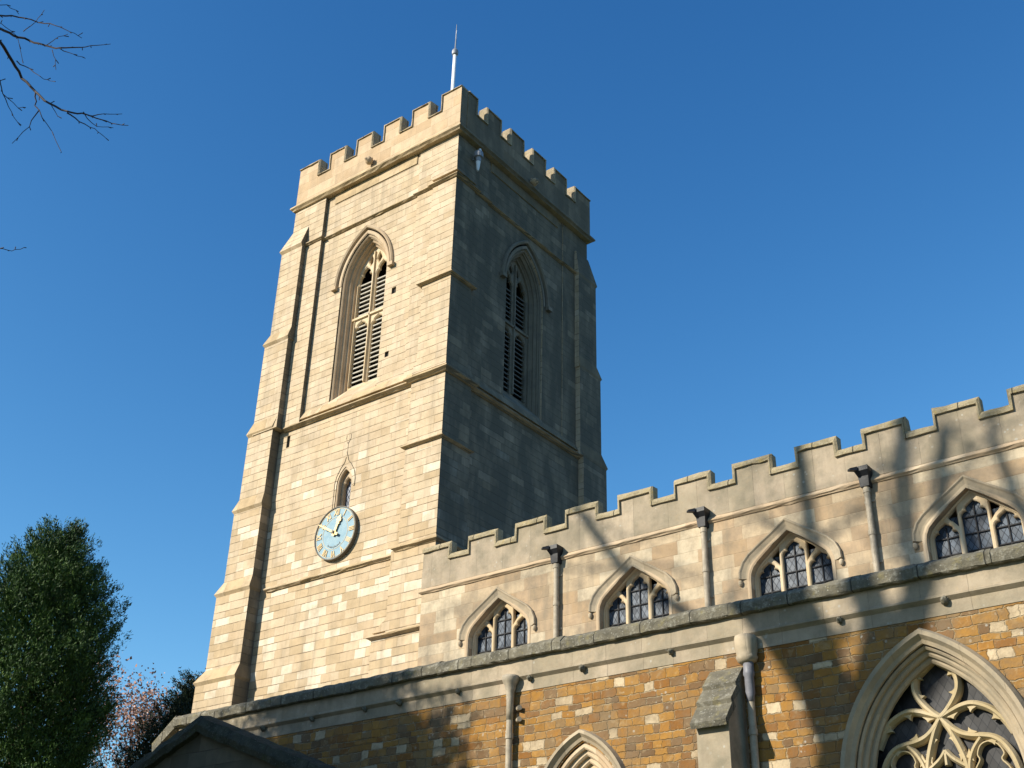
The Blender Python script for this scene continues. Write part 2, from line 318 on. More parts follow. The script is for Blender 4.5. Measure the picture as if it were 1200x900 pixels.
def _offset(l, o):               # positive o shrinks a counter-clockwise loop, grows a clockwise one
    out = []; n = len(l)
    for i in range(n):
        p, a, b = Vector(l[i]), Vector(l[i-1]), Vector(l[(i+1) % n])
        t1, t2 = (p-a).normalized(), (b-p).normalized(); n1, n2 = Vector((-t1.y, t1.x)), Vector((-t2.y, t2.x))
        m = n1+n2; m = m.normalized() if m.length > 1e-6 else n1
        q = p+m*(o/max(.5, m.dot(n1))); out.append((q.x, q.y))
    return out
def _inside(p, loops):
    c = False
    for l in loops:
        for (x1, y1), (x2, y2) in zip(l, l[1:]+l[:1]):
            if (y1 > p[1]) != (y2 > p[1]) and p[0] < (x2-x1)*(p[1]-y1)/(y2-y1)+x1: c = not c
    return c
def plate(outer, holes, d0, d1, mp, bevel=0.0):
    """stone plate with holes and chamfered front edges; loops are 2D in the wall plane, d0..d1 = depth behind the plane"""
    from mathutils.geometry import delaunay_2d_cdt
    loops = []
    for k, l in enumerate([outer]+list(holes)):
        l = [tuple(map(float, p)) for i, p in enumerate(l) if (Vector(p)-Vector(l[i-1])).length > 1e-5]
        if (_area(l) > 0) != (k == 0): l = l[::-1]
        loops.append(l)
    fl = [_offset(l, bevel) for l in loops] if bevel else loops
    bm = bmesh.new()
    def cap(ls, d):
        V, E = [], []
        for l in ls:
            b = len(V); V += [Vector(p) for p in l]; E += [(b+i, b+(i+1) % len(l)) for i in range(len(l))]
        r = delaunay_2d_cdt(V, E, [], 0, 1e-6); vs = [bm.verts.new(mp(v.x, d, v.y)) for v in r[0]]
        for f in r[2]:
            c = sum((r[0][i] for i in f), Vector((0, 0)))/len(f)
            if _inside(c, ls): bm.faces.new([vs[i] for i in f])
    cap(fl, d0); cap(loops, d1)
    for a, b in zip(fl, loops):
        st = [(a, d0), (b, d0+bevel), (b, d1)] if bevel else [(b, d0), (b, d1)]
        rings = [[bm.verts.new(mp(p[0], d, p[1])) for p in l] for l, d in st]
        for A, B in zip(rings, rings[1:]):
            for i in range(len(A)): bm.faces.new([A[i], A[(i+1) % len(A)], B[(i+1) % len(A)], B[i]])
    bmesh.ops.remove_doubles(bm, verts=bm.verts, dist=1e-5)
    lone = [v for v in bm.verts if not v.link_faces]; bmesh.ops.delete(bm, geom=lone, context='VERTS')
    return fix(bm)
def join(bms):
    out = bmesh.new()
    for b in bms:
        me = bpy.data.meshes.new('t'); b.to_mesh(me); b.free(); out.from_mesh(me); bpy.data.meshes.remove(me)
    return out

def arch(cx, a, z0, zs, off, n=14):
    """closed two-centred arch opening: sill z0, springing zs, half width a, centres offset off"""
    Rr = a+off; h = math.sqrt(Rr*Rr-off*off); th = math.acos(off/Rr)
    L = [(cx-a, z0)]
    arc = [(Rr*math.cos(th*i/n)-off, zs+Rr*math.sin(th*i/n)) for i in range(n+1)]
    pts = [(cx-x, z) for x, z in arc] + [(cx+x, z) for x, z in arc[::-1][1:]]
    return L+pts+[(cx+a, z0)]
def arch_path(cx, a, zs, off, n=14, drop=0):
    p = arch(cx, a, zs-drop, zs, off, n); return p if drop else p[1:-1]
HALF = [(-1, 0), (-1.0, .18), (-.93, .38), (-.80, .52), (-.60, .56), (-.52, .52), (-.62, .66), (-.60, .86), (-.42, 1.04), (-.2, 1.16), (0, 1.30)]
def cusped(cx, w, z0, zs, k=1.0):
    h = [(cx+x*w, zs+z*w*k) for x, z in HALF]
    return [(cx-w, z0)]+h+[(2*cx-x, z) for x, z in h[::-1][1:]]+[(cx+w, z0)]
def rect(x0, x1, z0, z1): return [(x0, z0), (x0, z1), (x1, z1), (x1, z0)]

def subdiv(path, step=.22):
    out = []
    for a, b in zip(path, path[1:]):
        n = max(1, int(math.hypot(b[0]-a[0], b[1]-a[1])/step)); out += [(a[0]+(b[0]-a[0])*i/n, a[1]+(b[1]-a[1])*i/n) for i in range(n)]
    return out+[path[-1]]
JR = random.Random(77)
def wear(bm, amt, chips=.02):
    for v in bm.verts:
        k = amt*(3.2 if JR.random() < chips else 1); v.co += Vector((JR.uniform(-k, k), JR.uniform(-k, k), JR.uniform(-k, k)))
# string course profile: o = outwards of plan path (left normal of a path run so that left is outside), d = height
def string(par, path, z, out=.10, h=.16, mat=None, back=.12, name='string_course'):
    bm = bmesh.new()
    sweep(bm, subdiv(path), [(-back, h*1.15), (0.0, h*1.0), (out, h*.45), (out, h*.28), (out*.55, h*.12), (out*.35, 0), (-back, 0)], mapPlan(z))
    wear(bm, .006, .05); return obj(name, fix(bm), mat or M_string, par)

# ================================================================== GROUND
bm = bmesh.new()
for i in range(1): box(bm, -1500, 1500, -1500, 1500, -1, 0)
g = obj('ground', bm, M_grass); g['kind'] = 'structure'
bm = bmesh.new(); sweep(bm, [(26, -12), (10, -13), (1, -14), (-2.2, -9)], [(-.8, 0), (.8, 0), (.8, .004), (-.8, .004)], mapPlan(.004))
g = obj('path', fix(bm), plain('path_gravel', (.33, .29, .23), .9, scale=20)); g['kind'] = 'structure'

# ================================================================== TOWER
T = thing('church_tower', 'tall square pale limestone church tower with battlements and louvred belfry windows', 'church tower', (-3.5, 3.5, 0))
SW_Y, EW_X = .15, -.15
BC = -3.62            # belfry window centre on the south side (x); east side y
bo = arch(BC, .93, 18.35, 22.4, .91)
lan = arch(-3.58, .30, 14.2, 15.55, .30, 8)
slits = [rect(-6.15, -6.02, 17.35, 17.74), rect(-2.40, -2.23, 21.3, 21.52), rect(-2.46, -2.31, 19.18, 19.36)]
south = plate(rect(-6.9, -.2, 0, 26.2), [bo, lan]+slits, 0, .8, mapS(SW_Y))
eo = arch(3.62, .93, 18.35, 22.4, .91)
east = plate(rect(.955, 6.9, 0, 26.2), [eo], 0, .8, mapE(EW_X))
rest = bmesh.new(); box(rest, -6.85, -6.05, .955, 6.8, 0, 26.2); box(rest, -6.045, -.96, 6.0, 6.8, 0, 26.2)
obj('wall', join([south, east, rest]), M_tower, T)
for a_, b_, c_, d_ in ((-6.15, -6.02, 17.35, 17.74), (-2.40, -2.23, 21.3, 21.52), (-2.46, -2.31, 19.18, 19.36)):
    bm = bmesh.new(); box(bm, a_-.01, b_+.01, SW_Y+.06, SW_Y+.7, c_-.01, d_+.01); obj('slit_shade', bm, M_dark, T)  # near-black block in place of the shade inside the opening
bm = bmesh.new(); box(bm, -5.6, -1.4, 1.4, 5.6, 0, 26); obj('inner_lining', bm, M_dark, T)
bm = bmesh.new()      # low lead roof inside the parapet
prism(bm, [(-6.6, .4, 26.3), (-.4, .4, 26.3), (-.4, 3.5, 26.75), (-6.6, 3.5, 26.75)], (0, 0, .1)); prism(bm, [(-6.6, 3.5, 26.75), (-.4, 3.5, 26.75), (-.4, 6.6, 26.3), (-6.6, 6.6, 26.3)], (0, 0, .1))
obj('roof', fix(bm), M_roof, T)
# clasping buttress, south-east corner
bm = bmesh.new(); box(bm, -1.9, .03, -.03, .95, 0, 10.9); box(bm, -1.45, .028, -.028, 1.2, 10.9, 13.1)
box(bm, -1.25, .0, .0, 1.17, 13.1, 15.95); box(bm, -1.22, -.02, .02, 1.12, 15.95, 18.0); box(bm, -1.10, -.04, .04, .95, 18.0, 21.1)
box(bm, -.98, -.07, .07, .93, 21.1, 24.6); box(bm, -1.62, -.11, .11, 1.62, 18.1, 26.195)
frustum(bm, (-1.0, -.03, .03, .95, 24.76), (-1.0, -.105, .105, .95, 25.35))
for z, s in ((18.13, .0), (13.2, -.02)):
    frustum(bm, (-1.22, s, -s, 1.14, z), (-1.2, -.06, .06, 1.1, z+.42))
frustum(bm, (-1.9, .02, -.02, .9, 10.98), (-1.46, .02, -.02, .9, 11.3))
obj('buttress', bm, M_tower, T)
# south-west angle buttress
def stages(st, flip=False):
    bm = bmesh.new(); wb = bmesh.new(); prev = None
    for (z0, z1, xw, xe, yf) in st:
        a = (xw, xe, yf, .9)
        box(bm, *a, z0, z1)
        if prev is not None:
            p = prev; frustum(wb, (p[0]-.05, p[1]+.03, p[2]-.06, .88, z0+.07), (a[0], a[1]-.002, a[2]+.002, .88, z0+.42))
            frustum(wb, (p[0]+.0, p[1]-.002, p[2]+.002, .87, z0-.02), (p[0]-.05, p[1]+.03, p[2]-.06, .87, z0+.07))
        prev = a
    a = prev; z = st[-1][1]
    frustum(wb, (a[0]+.0, a[1], a[2], .88, z), (a[0]-.05, a[1]+.02, a[2]-.07, .88, z+.10)); frustum(bm, (a[0]-.05, a[1]+.02, a[2]-.07, .88, z+.10), (-6.95, a[1], .05, .88, z+1.0))
    return bm, wb
st = [(0, 10.5, -8.0, -6.42, -.36), (10.5, 13.0, -7.82, -6.45, -.24), (13.0, 15.5, -7.64, -6.47, -.19), (15.5, 17.95, -7.52, -6.47, -.17), (17.95, 21.0, -7.32, -6.29, -.20), (21.0, 24.45, -7.18, -6.25, -.16)]
SWB, SWW = stages(st)
me_sw = bpy.data.meshes.new('buttress'); SWB.to_mesh(me_sw); SWB.free()
sb_ = obj('buttress', me_sw, M_tower, T); me_w = bpy.data.meshes.new('weathering'); SWW.to_mesh(me_w); SWW.free()
bm = bmesh.new(); bm.from_mesh(me_w); pieces('weathering', bm, M_string, sb_)
bm = bmesh.new(); bm.from_mesh(me_sw)      # north-east buttress: mirror about the tower's diagonal
for v in bm.verts: x, y, z = v.co; v.co = (-y*(.25 if y < 0 else 1), 7+(-x-7)*(1.4 if x < -7 else 1), z)
bmesh.ops.reverse_faces(bm, faces=bm.faces); nb_ = obj('buttress', bm, M_tower, T)
bm = bmesh.new(); bm.from_mesh(me_w)
for v in bm.verts: x, y, z = v.co; v.co = (-y*(.25 if y < 0 else 1), 7+(-x-7)*(1.4 if x < -7 else 1), z)
bmesh.ops.reverse_faces(bm, faces=bm.faces); pieces('weathering', bm, M_string, nb_)
bm = bmesh.new(); box(bm, -6.98, -5.58, .02, .9, 17.98, 26.19); box(bm, -.9, -.12, 5.58, 6.98, 17.98, 26.19)
pieces('corner_pilaster', bm, M_tower, T)
# string courses (paths run so the outside is on the left)
def both(z, pts, **k):
    string(T, pts, z, **k)
def rev(p): return p[::-1]
string(T, rev([(-6.2, .15), (-1.25, .15)]), 12.93, out=.11, h=.17)
string(T, rev([(-1.25, .5), (-1.25, .0), (0, 0), (0, 1.17), (-.4, 1.17)]), 13.0, out=.14, h=.20)
string(T, rev([(-.14, 1.19), (-.14, 6.5)]), 12.93, out=.11, h=.17)
string(T, rev([(-1.22, .5), (-1.22, .01), (-.01, .01), (-.01, 1.12), (-.4, 1.12)]), 15.88, out=.12, h=.13)
string(T, rev([(-1.12, .3), (-1.12, .03), (-.03, .03), (-.03, .98), (-.3, .98)]), 21.02, out=.11, h=.12)
string(T, rev([(-6.25, .15), (-1.24, .15)]), 17.88, out=.16, h=.2)
string(T, rev([(-1.22, .5), (-1.22, .01), (-.01, .01), (-.01, 1.12), (-.4, 1.12)]), 17.88, out=.16, h=.24)
string(T, rev([(-.15, 1.14), (-.15, 6.5)]), 17.88, out=.16, h=.2)
string(T, rev([(-6.25, .02), (-5.58, .02), (-5.58, .15), (-1.62, .15), (-1.62, .11), (-1.0, .11), (-1.0, .06), (-.06, .06), (-.06, 1.0), (-.11, 1.0), (-.11, 1.62), (-.15, 1.62), (-.15, 5.58), (-.12, 5.58), (-.12, 6.3)]), 24.52, out=.10, h=.14)
string(T, rev([(-1.88, .4), (-1.88, -.03), (.02, -.03)]), 10.80, out=.12, h=.14)
# weathered slope over the belfry string, thin raised band below the parapet
bm = bmesh.new()
prism(bm, [(-6.2, .02, 18.07), (-6.2, .155, 18.36), (-6.2, .155, 18.07)], (4.98, 0, 0)); prism(bm, [(-.02, 1.14, 18.07), (-.155, 1.14, 18.36), (-.155, 1.14, 18.07)], (0, 5.2, 0))
box(bm, -5.25, -1.75, .118, .16, 25.84, 26.19); box(bm, -.16, -.118, 1.75, 5.3, 25.84, 26.19)
pieces('weathering', fix(bm), M_string, T)
string(T, rev([(-7, 6.9), (-7, 0), (0, 0), (0, 7), (-6.9, 7)]), 26.2, out=.13, h=.30, back=.5)
# parapet with battlements
def crenel(a0, a1, gaps, zb, ztop, zlow):
    top = [(a0, ztop)]
    for g0, g1 in gaps: top += [(g0, ztop), (g0, zlow), (g1, zlow), (g1, ztop)]
    top += [(a1, ztop)]; return top
def battlement(par, a0, a1, gaps, zb, ztop, zlow, mp, th, matb, matc, cop=.065, over=.045, ax=1):
    top = crenel(a0, a1, gaps, zb, ztop-cop, zlow-cop)
    o = obj('parapet', plate([(a0, zb)]+top+[(a1, zb)], [], 0, th, mp), matb, par)
    bm = bmesh.new()
    sweep(bm, subdiv(top, .16), [(0.0, -over), (cop*.45, -over), (cop, -over*.2), (cop, th+over*.2), (cop*.45, th+over), (0, th+over)], mp, ax=ax); wear(bm, .007, .06)
    obj('coping', fix(bm), matc, o); return o
gS = [(-1.02-1.2*k-.28, -1.02-1.2*k+.28) for k in range(5)][::-1]
gE = [(1.02+1.2*k-.28, 1.02+1.2*k+.28) for k in range(5)]
battlement(T, -7.0, 0.0, gS, 26.45, 28.0, 27.37, mapS(0), .30, M_tparapet, M_tcop)
battlement(T, .345, 7.0, gE, 26.45, 28.0, 27.37, mapE(0), .30, M_tparapet, M_tcop)
battlement(T, -6.655, -.345, [(g[0], g[1]) for g in gS], 26.45, 28.0, 27.37, mapS(6.7), .30, M_tparapet, M_tcop)
battlement(T, .345, 6.655, gE, 26.45, 28.0, 27.37, mapE(-6.7), .30, M_tparapet, M_tcop)
# carved spouts on the parapet string
def carved_head(par, x, y, z, s, axis='S', mat=None, name='carved_head', seed=0):
    rnd = random.Random(seed); bm = bmesh.new(); bmesh.ops.create_icosphere(bm, subdivisions=3, radius=1)
    for v in bm.verts:
        c = v.co; k = 1+.10*math.sin(5*c.x+seed)*math.cos(4*c.z)+.05*rnd.uniform(-1, 1)
        yy = c.y*(1.25 if c.y < 0 else .8)
        if c.y < -.3:                              # snout, brow, jaw
            yy -= .45*max(0, 1-((c.x/.45)**2+((c.z+.1)/.4)**2)); 
            if .25 < c.z < .5: yy -= .15
            if abs(abs(c.x)-.35) < .15 and .05 < c.z < .28: yy += .22
            if -.5 < c.z < -.38: yy += .22
        v.co = Vector((c.x*k*.9, yy*k, c.z*k*(1.1)))
    for sx in (-1, 1):
        r = bmesh.ops.create_icosphere(bm, subdivisions=1, radius=.3)
        for v in r['verts']: v.co = Vector((v.co.x*.5+sx*.9, v.co.y*.7, v.co.z+.45))
    for v in bm.verts:
        c = v.co*s; v.co = Vector((x+c.x, y+c.y, z+c.z)) if axis == 'S' else Vector((x-c.y, y+c.x, z+c.z))
    return obj(name, bm, mat or M_hood, par, True)
carved_head(T, -3.6, -.12, 26.66, .13, 'S', M_trim, 'waterspout', 3)
carved_head(T, .12, 3.6, 26.5, .14, 'E', M_tparapet, 'waterspout', 5)

# belfry windows
def belfry(cx, mp0, plane):
    mp = (mapS if plane == 'S' else mapE)
    base = SW_Y if plane == 'S' else EW_X
    sgn = 1 if plane == 'S' else -1
    def mpd(d): return mp(base+sgn*d)
    orders = []
    outer = arch(cx, .945, 18.3, 22.4, .91)
    orders.append(plate(arch(cx, .932, 18.3, 22.4, .91), [arch(cx, .865, 18.4, 22.4, .91)], .04, .11, mpd(0), .03))
    sp_ = bmesh.new(); sweep(sp_, arch(cx, .865, 18.3, 22.4, .91), [(.06, .10), (0, .10), (-.025, .13), (-.025, .17), (-.06, .215), (-.075, .20), (-.095, .225), (-.095, .27), (-.13, .34), (-.145, .325), (-.165, .35), (-.165, .40), (-.18, .43), (.06, .43)], mpd(0)); orders.append(fix(sp_))
    sill = bmesh.new()
    mm = mpd(0)
    pts = [(-.02, 18.22), (-.02, 18.36), (.52, 18.98), (.62, 18.98), (.62, 18.22)]
    a = [sill.verts.new(mm(cx-.93, d, z)) for d, z in pts]; b = [sill.verts.new(mm(cx+.93, d, z)) for d, z in pts]
    sill.faces.new(a); sill.faces.new(b[::-1])
    for i in range(5): sill.faces.new([a[i], b[i], b[(i+1) % 5], a[(i+1) % 5]])
    orders.append(fix(sill))
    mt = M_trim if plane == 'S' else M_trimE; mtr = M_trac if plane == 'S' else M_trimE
    win = obj('belfry_window', join(orders), mt, T)
    bm = bmesh.new(); hp = [(-.13, -.02), (-.13, .03), (0, .03), (.03, -.10), (0, -.13), (-.05, -.10), (-.07, -.05)]
    sweep(bm, arch_path(cx, 1.12, 22.4, .91), [(-.17, .03), (-.17, -.015), (-.09, -.025), (-.07, .0), (-.03, -.0), (-.01, -.07), (.04, -.10), (.08, -.06), (.09, .03)], mm)
    for s in (-1, 1):
        for dz, hh in ((0, .13),):
            x0 = cx+s*1.16; sweep(bm, [(x0-.10, 22.36), (x0+.10, 22.36)], [(-.06, .03), (-.06, -.13), (.06, -.13), (.06, .03)], mm)
    obj('hood_mould', fix(bm), mt, win)
    # tracery: two tall cusped lights split by a transom, two small daggers and an apex piece
    ow = arch(cx, .80, 18.4, 22.4, .91)
    L = []
    for s in (-1, 1):
        lx = cx+s*.345; L.append(cusped(lx, .26, 21.38, 22.66, 1.4)); L.append(cusped(lx, .26, 18.95, 20.86, .9))
        q = [(lx-s*.20, 23.1), (lx-s*.06, 23.12), (lx+s*.03, 23.3)]
    dag = lambda x, z, w_, h_: [(x, z-h_), (x-w_, z-h_*.15), (x-w_*.6, z+h_*.45), (x, z+h_), (x+w_*.6, z+h_*.45), (x+w_, z-h_*.15)]
    L += [dag(cx-.17, 23.30, .085, .17), dag(cx+.17, 23.30, .085, .17)]
    obj('tracery', plate(ow, L, .42, .53, mpd(0), .035), mtr, win)
    bm = bmesh.new()                                # mullion and transom mouldings
    sweep(bm, [(cx, 18.97), (cx, 23.55)], [(-.05, .43), (-.02, .36), (.02, .36), (.05, .43)], mm)
    sweep(bm, [(cx-.70, 21.28), (cx+.70, 21.28)], [(-.05, .43), (-.04, .36), (.03, .36), (.05, .43)], mm)
    for s in (-1, 1):
        sweep(bm, [(cx+s*.62, 18.97), (cx+s*.62, 22.5)], [(-.03, .43), (-.01, .385), (.01, .385), (.03, .43)], mm)
    obj('mullion', fix(bm), mtr, win)
    for s in (-1, 1):
        for z0, z1 in ((18.95, 21.1), (21.42, 22.62)):
            bm = bmesh.new(); z = z0
            while z < z1:
                x0, x1 = cx+s*.345-.29, cx+s*.345+.29
                a = [mm(x0, d, zz) for d, zz in ((.475, z), (.475, z+.042), (.72, z+.19), (.72, z+.14))]; b = [mm(x1, d, zz) for d, zz in ((.475, z), (.475, z+.042), (.72, z+.19), (.72, z+.14))]
                A = [bm.verts.new(p) for p in a]; B = [bm.verts.new(p) for p in b]; bm.faces.new(A); bm.faces.new(B[::-1])
                for i in range(4): bm.faces.new([A[i], B[i], B[(i+1) % 4], A[(i+1) % 4]])
                z += .158
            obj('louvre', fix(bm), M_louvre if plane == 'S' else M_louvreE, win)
belfry(BC, None, 'S'); belfry(3.62, None, 'E')
# lancet above the clock
mm = mapS(SW_Y)
lw = obj('lancet_window', join([plate(arch(-3.58, .31, 14.2, 15.55, .30, 8), [arch(-3.58, .235, 14.3, 15.55, .30, 8)], .02, .14, mm, .02),
                                plate(arch(-3.58, .31, 14.2, 15.55, .30, 8), [cusped(-3.58, .165, 14.3, 15.52, 1.25)], .14, .30, mm, .03)]), M_trim, T)
bm = bmesh.new(); prism(bm, [mm(x, .27, z) for x, z in arch(-3.58, .29, 14.2, 15.5, .3, 6)], (0, .02, 0)); obj('glass', fix(bm), M_glass3, lw)
bm = bmesh.new()
sweep(bm, [(-3.97, 14.75), (-3.97, 15.62), (-3.92, 15.85), (-3.78, 16.08), (-3.66, 16.22), (-3.58, 16.46), (-3.50, 16.22), (-3.38, 16.08), (-3.24, 15.85), (-3.19, 15.62), (-3.19, 15.4)], [(-.045, .03), (-.03, -.016), (.02, -.02), (.045, .03)], mm)
for pth in ([(-3.58, 16.42), (-3.58, 16.85)], [(-3.58, 16.78), (-3.67, 16.93), (-3.66, 17.05)], [(-3.58, 16.78), (-3.49, 16.93), (-3.50, 17.05)]):
    sweep(bm, pth, [(-.02, .03), (-.015, -.012), (.015, -.012), (.02, .03)], mm)
obj('hood_mould', fix(bm), M_tower, lw)

# ================================================================== CLOCK
CX, CZ, CR = -3.63, 14.08, .76
K = thing('wall_clock', 'round pale blue clock with gilded hands below the lancet on the sunlit tower face', 'clock', (CX, .15, CZ))
def disc(r0, r1, d0, d1, n=64):
    return plate([(CX+r1*math.cos(2*math.pi*i/n), CZ+r1*math.sin(2*math.pi*i/n)) for i in range(n)], [] if r0 == 0 else [[(CX+r0*math.cos(2*math.pi*i/n), CZ+r0*math.sin(2*math.pi*i/n)) for i in range(n)]], d0, d1, mapS(.15))
obj('clock_face', disc(0, CR-.03, -.10, -.02), M_blue, K); obj('rim', disc(CR-.028, CR, -.125, .03), M_rim, K)
def textmesh(s, size, mtx, mat, name, par, ext=.006):
    cu = bpy.data.curves.new('t', 'FONT'); cu.body = s; cu.size = size; cu.align_x = 'CENTER'; cu.align_y = 'CENTER'; cu.extrude = ext; cu.offset = .006
    o = bpy.data.objects.new('t', cu); C.objects.link(o); dg = bpy.context.evaluated_depsgraph_get(); dg.update()
    me = bpy.data.meshes.new_from_object(o.evaluated_get(dg)); me.transform(mtx); bpy.data.objects.remove(o)
    return me
base = Matrix(((1, 0, 0, CX), (0, 0, -1, .045), (0, 1, 0, CZ), (0, 0, 0, 1)))
for i, s in enumerate(['XII', 'I', 'II', 'III', 'IIII', 'V', 'VI', 'VII', 'VIII', 'IX', 'X', 'XI']):
    a = -R(30*i); mt = base @ Matrix.Rotation(a, 4, 'Z') @ Matrix.Translation((0, .59, .006)) @ Matrix.Diagonal((.85 if len(s) < 4 else .66, 1.25, 1, 1))
    obj('numeral', textmesh(s, .20, mt, None, 'n', K), M_goldw, K)
bm = bmesh.new()
for r in (.70, .46):
    n = 48; sweep(bm, [(CX+r*math.cos(2*math.pi*i/n), CZ+r*math.sin(2*math.pi*i/n)) for i in range(n)], [(-.005, -.098), (-.005, -.106), (.005, -.106), (.005, -.098)], mapS(.15), closed=True)
for i in range(60):
    a = 2*math.pi*i/60; l = .03 if i % 5 == 0 else .015
    sweep(bm, [(CX+(.70-l)*math.cos(a), CZ+(.70-l)*math.sin(a)), (CX+.70*math.cos(a), CZ+.70*math.sin(a))], [(-.004, -.098), (-.004, -.107), (.004, -.107), (.004, -.098)], mapS(.15))
obj('minute_track', fix(bm), M_goldw, K)
def hand(ang, ln, w_, d, name, shape):
    bm = bmesh.new(); ca, sa = math.cos(R(90-ang)), math.sin(R(90-ang))
    pts = [(t*ln, s*w_) for t, s in shape] + [(t*ln, -s*w_) for t, s in shape[::-1] if s]
    P = [(CX+x*ca-y*sa, CZ+x*sa+y*ca) for x, y in pts]
    prism(bm, [mapS(.15)(x, d, z) for x, z in P], (0, -.015, 0)); return obj(name, fix(bm), M_gold, K)
hand(22, .54, .075, -.135, 'hour_hand', [(-.18, .45), (-.1, .75), (0, .5), (.45, .45), (.5, .9), (.58, .5), (.66, 1.1), (.76, 1.0), (.84, .35), (1.0, 0)])
hand(300, .70, .045, -.165, 'minute_hand', [(-.25, .7), (-.12, .9), (0, .7), (.5, .6), (.55, 1.0), (.62, .5), (.9, .3), (1.0, 0)])
bm = bmesh.new(); bmesh.ops.create_cone(bm, cap_ends=True, segments=20, radius1=.05, radius2=.04, depth=.12, matrix=Matrix.Translation((CX, .0, CZ)) @ Matrix.Rotation(R(90), 4, 'X')); obj('boss', bm, M_rim, K)
# worn gilt inscription strokes, too weathered to read
bm = bmesh.new(); rr = random.Random(4)
for i in range(9):
    a = R(232+i*9.5); rr0 = .36
    for k in range(3):
        x, z = CX+(rr0+rr.uniform(-.02, .02))*math.cos(a+rr.uniform(-.04, .04)), CZ-.04+(rr0+rr.uniform(-.02, .02))*math.sin(a)
        b_ = rr.choice((0, math.pi/2, math.pi/4)); dx, dz = math.cos(a+b_)*.022, math.sin(a+b_)*.022
        sweep(bm, [(x-dx, z-dz), (x+dx, z+dz)], [(-.006, -.098), (-.006, -.105), (.006, -.105), (.006, -.098)], mapS(.15))
obj('worn_inscription', fix(bm), M_rim, K)

# ================================================================== FLAGPOLE and wall fitting
F = thing('flagpole', 'white painted flagpole with dark cap and thin vane rod rising behind the tower battlements', 'flagpole', (-3.52, 3.5, 26.8))
bm = bmesh.new(); tube(bm, [(-3.52, 3.5, 26.7), (-3.52, 3.5, 30), (-3.52, 3.5, 34.1)], [.095, .08, .065], 14); obj('pole', bm, M_white, F, True)
bm = bmesh.new(); tube(bm, [(-3.52, 3.5, z) for z in (34.0, 34.04, 34.12, 34.2, 34.28, 34.34)], [.07, .11, .12, .12, .08, .04], 14); obj('cap', bm, M_grey, F)
bm = bmesh.new(); tube(bm, [(-3.52, 3.5, 34.3), (-3.52, 3.5, 35.55)], [.028, .012], 8); obj('rod', bm, M_grey, F)
bm = bmesh.new(); v = Vector((.55, -.83, 0)).normalized()
prism(bm, [(-3.52+v.x*a, 3.5+v.y*a, z) for a, z in ((.0, 34.75), (.05, 34.85), (.085, 35.0), (.03, 35.1), (.0, 35.38), (-.03, 35.0))], (.01, .006, 0)); obj('vane', fix(bm), M_white, F)
L_ = thing('wall_fitting', 'small grey and white fitting mounted high on the shaded tower face just below the battlements', 'wall fitting', (.1, .80, 25.6))  # unidentified fitting, modelled from its outline only
bm = bmesh.new(); tube(bm, [(.12, .80, z) for z in (25.60, 25.62, 25.72, 25.80, 25.83)], [.10, .145, .15, .14, .08], 16); obj('housing', bm, M_grey, L_)
bm = bmesh.new(); tube(bm, [(.12, .86, 25.80), (.12, .86, 25.9), (.12, .86, 25.99)], [.05, .06, .035], 12); obj('knob', bm, M_white, L_)
bm = bmesh.new(); tube(bm, [(.12, .80, 25.46), (.12, .80, 25.61)], [.075, .095], 14); obj('collar', bm, M_grey, L_)
bm = bmesh.new(); tube(bm, [(.12, .80, 25.12), (.12, .80, 25.2), (.12, .80, 25.46)], [.03, .045, .072], 14); obj('cone', bm, M_white, L_)
bm = bmesh.new(); box(bm, -.10, .05, .77, .83, 25.6, 25.68); obj('bracket', bm, M_grey, L_)

# ================================================================== NAVE
N = thing('church_nave', 'pale stone church nave with battlemented parapet and a row of three light clerestory windows', 'church nave', (12, 3, 0))
NY = -.5
WX = [2.42, 5.97, 9.5, 13.0, 16.5, 20.0]
# four-centred opening, half outline (x from centre, z)
HC = [(-.84, 10.10), (-.82, 10.22), (-.76, 10.34), (-.66, 10.44), (-.50, 10.57), (-.25, 10.77), (0, 10.96)]
def fc(cx, s=1.0, dz=0, z0=9.2, bottom=True):
    l = [(cx+x*s, 10.1+(z-10.1)*s+dz) for x, z in HC]; p = l+[(2*cx-x, z) for x, z in l[::-1][1:]]
    return [(p[0][0], z0)]+p+[(p[-1][0], z0)] if bottom else p
nw = plate(rect(.1, 24, 0, 11.5), [fc(x) for x in WX], 0, .55, mapS(NY))
rest = bmesh.new(); box(rest, .1, .6, .06, 7.5, 0, 11.5); box(rest, 23.5, 24, .06, 7.0, 0, 11.5); box(rest, .65, 24, 7.0, 7.5, 0, 11.5)
obj('wall', join([nw, rest]), M_nave, N)
bm = bmesh.new(); prism(bm, [(.6, -.2, 11.6), (.6, 3.5, 12.1), (.6, 7.2, 11.6), (.6, 7.2, 11.3), (.6, -.2, 11.3)], (23, 0, 0)); obj('roof', fix(bm), M_roof, N)
bm = bmesh.new(); box(bm, .7, 23.4, .4, 6.9, 0, 11.2); obj('inner_lining', bm, M_dark, N)
string(N, rev([(.1, 1), (.1, NY), (24, NY)]), 11.45, out=.07, h=.15, mat=M_trim, back=.3)
gN = [(2.625+1.392*k-1.392-.315, 2.625+1.392*k-1.392+.315) for k in range(17)]
battlement(N, .1, 24.0, gN, 11.585, 12.62, 12.30, mapS(NY-.02), .17, M_parapet, M_ncop, cop=.135, over=.05, ax=.5)
proto = {}
HH = [(-1.04, 10.12), (-1.03, 10.26), (-.95, 10.44), (-.82, 10.58), (-.60, 10.73), (-.32, 10.91), (0, 11.13)]
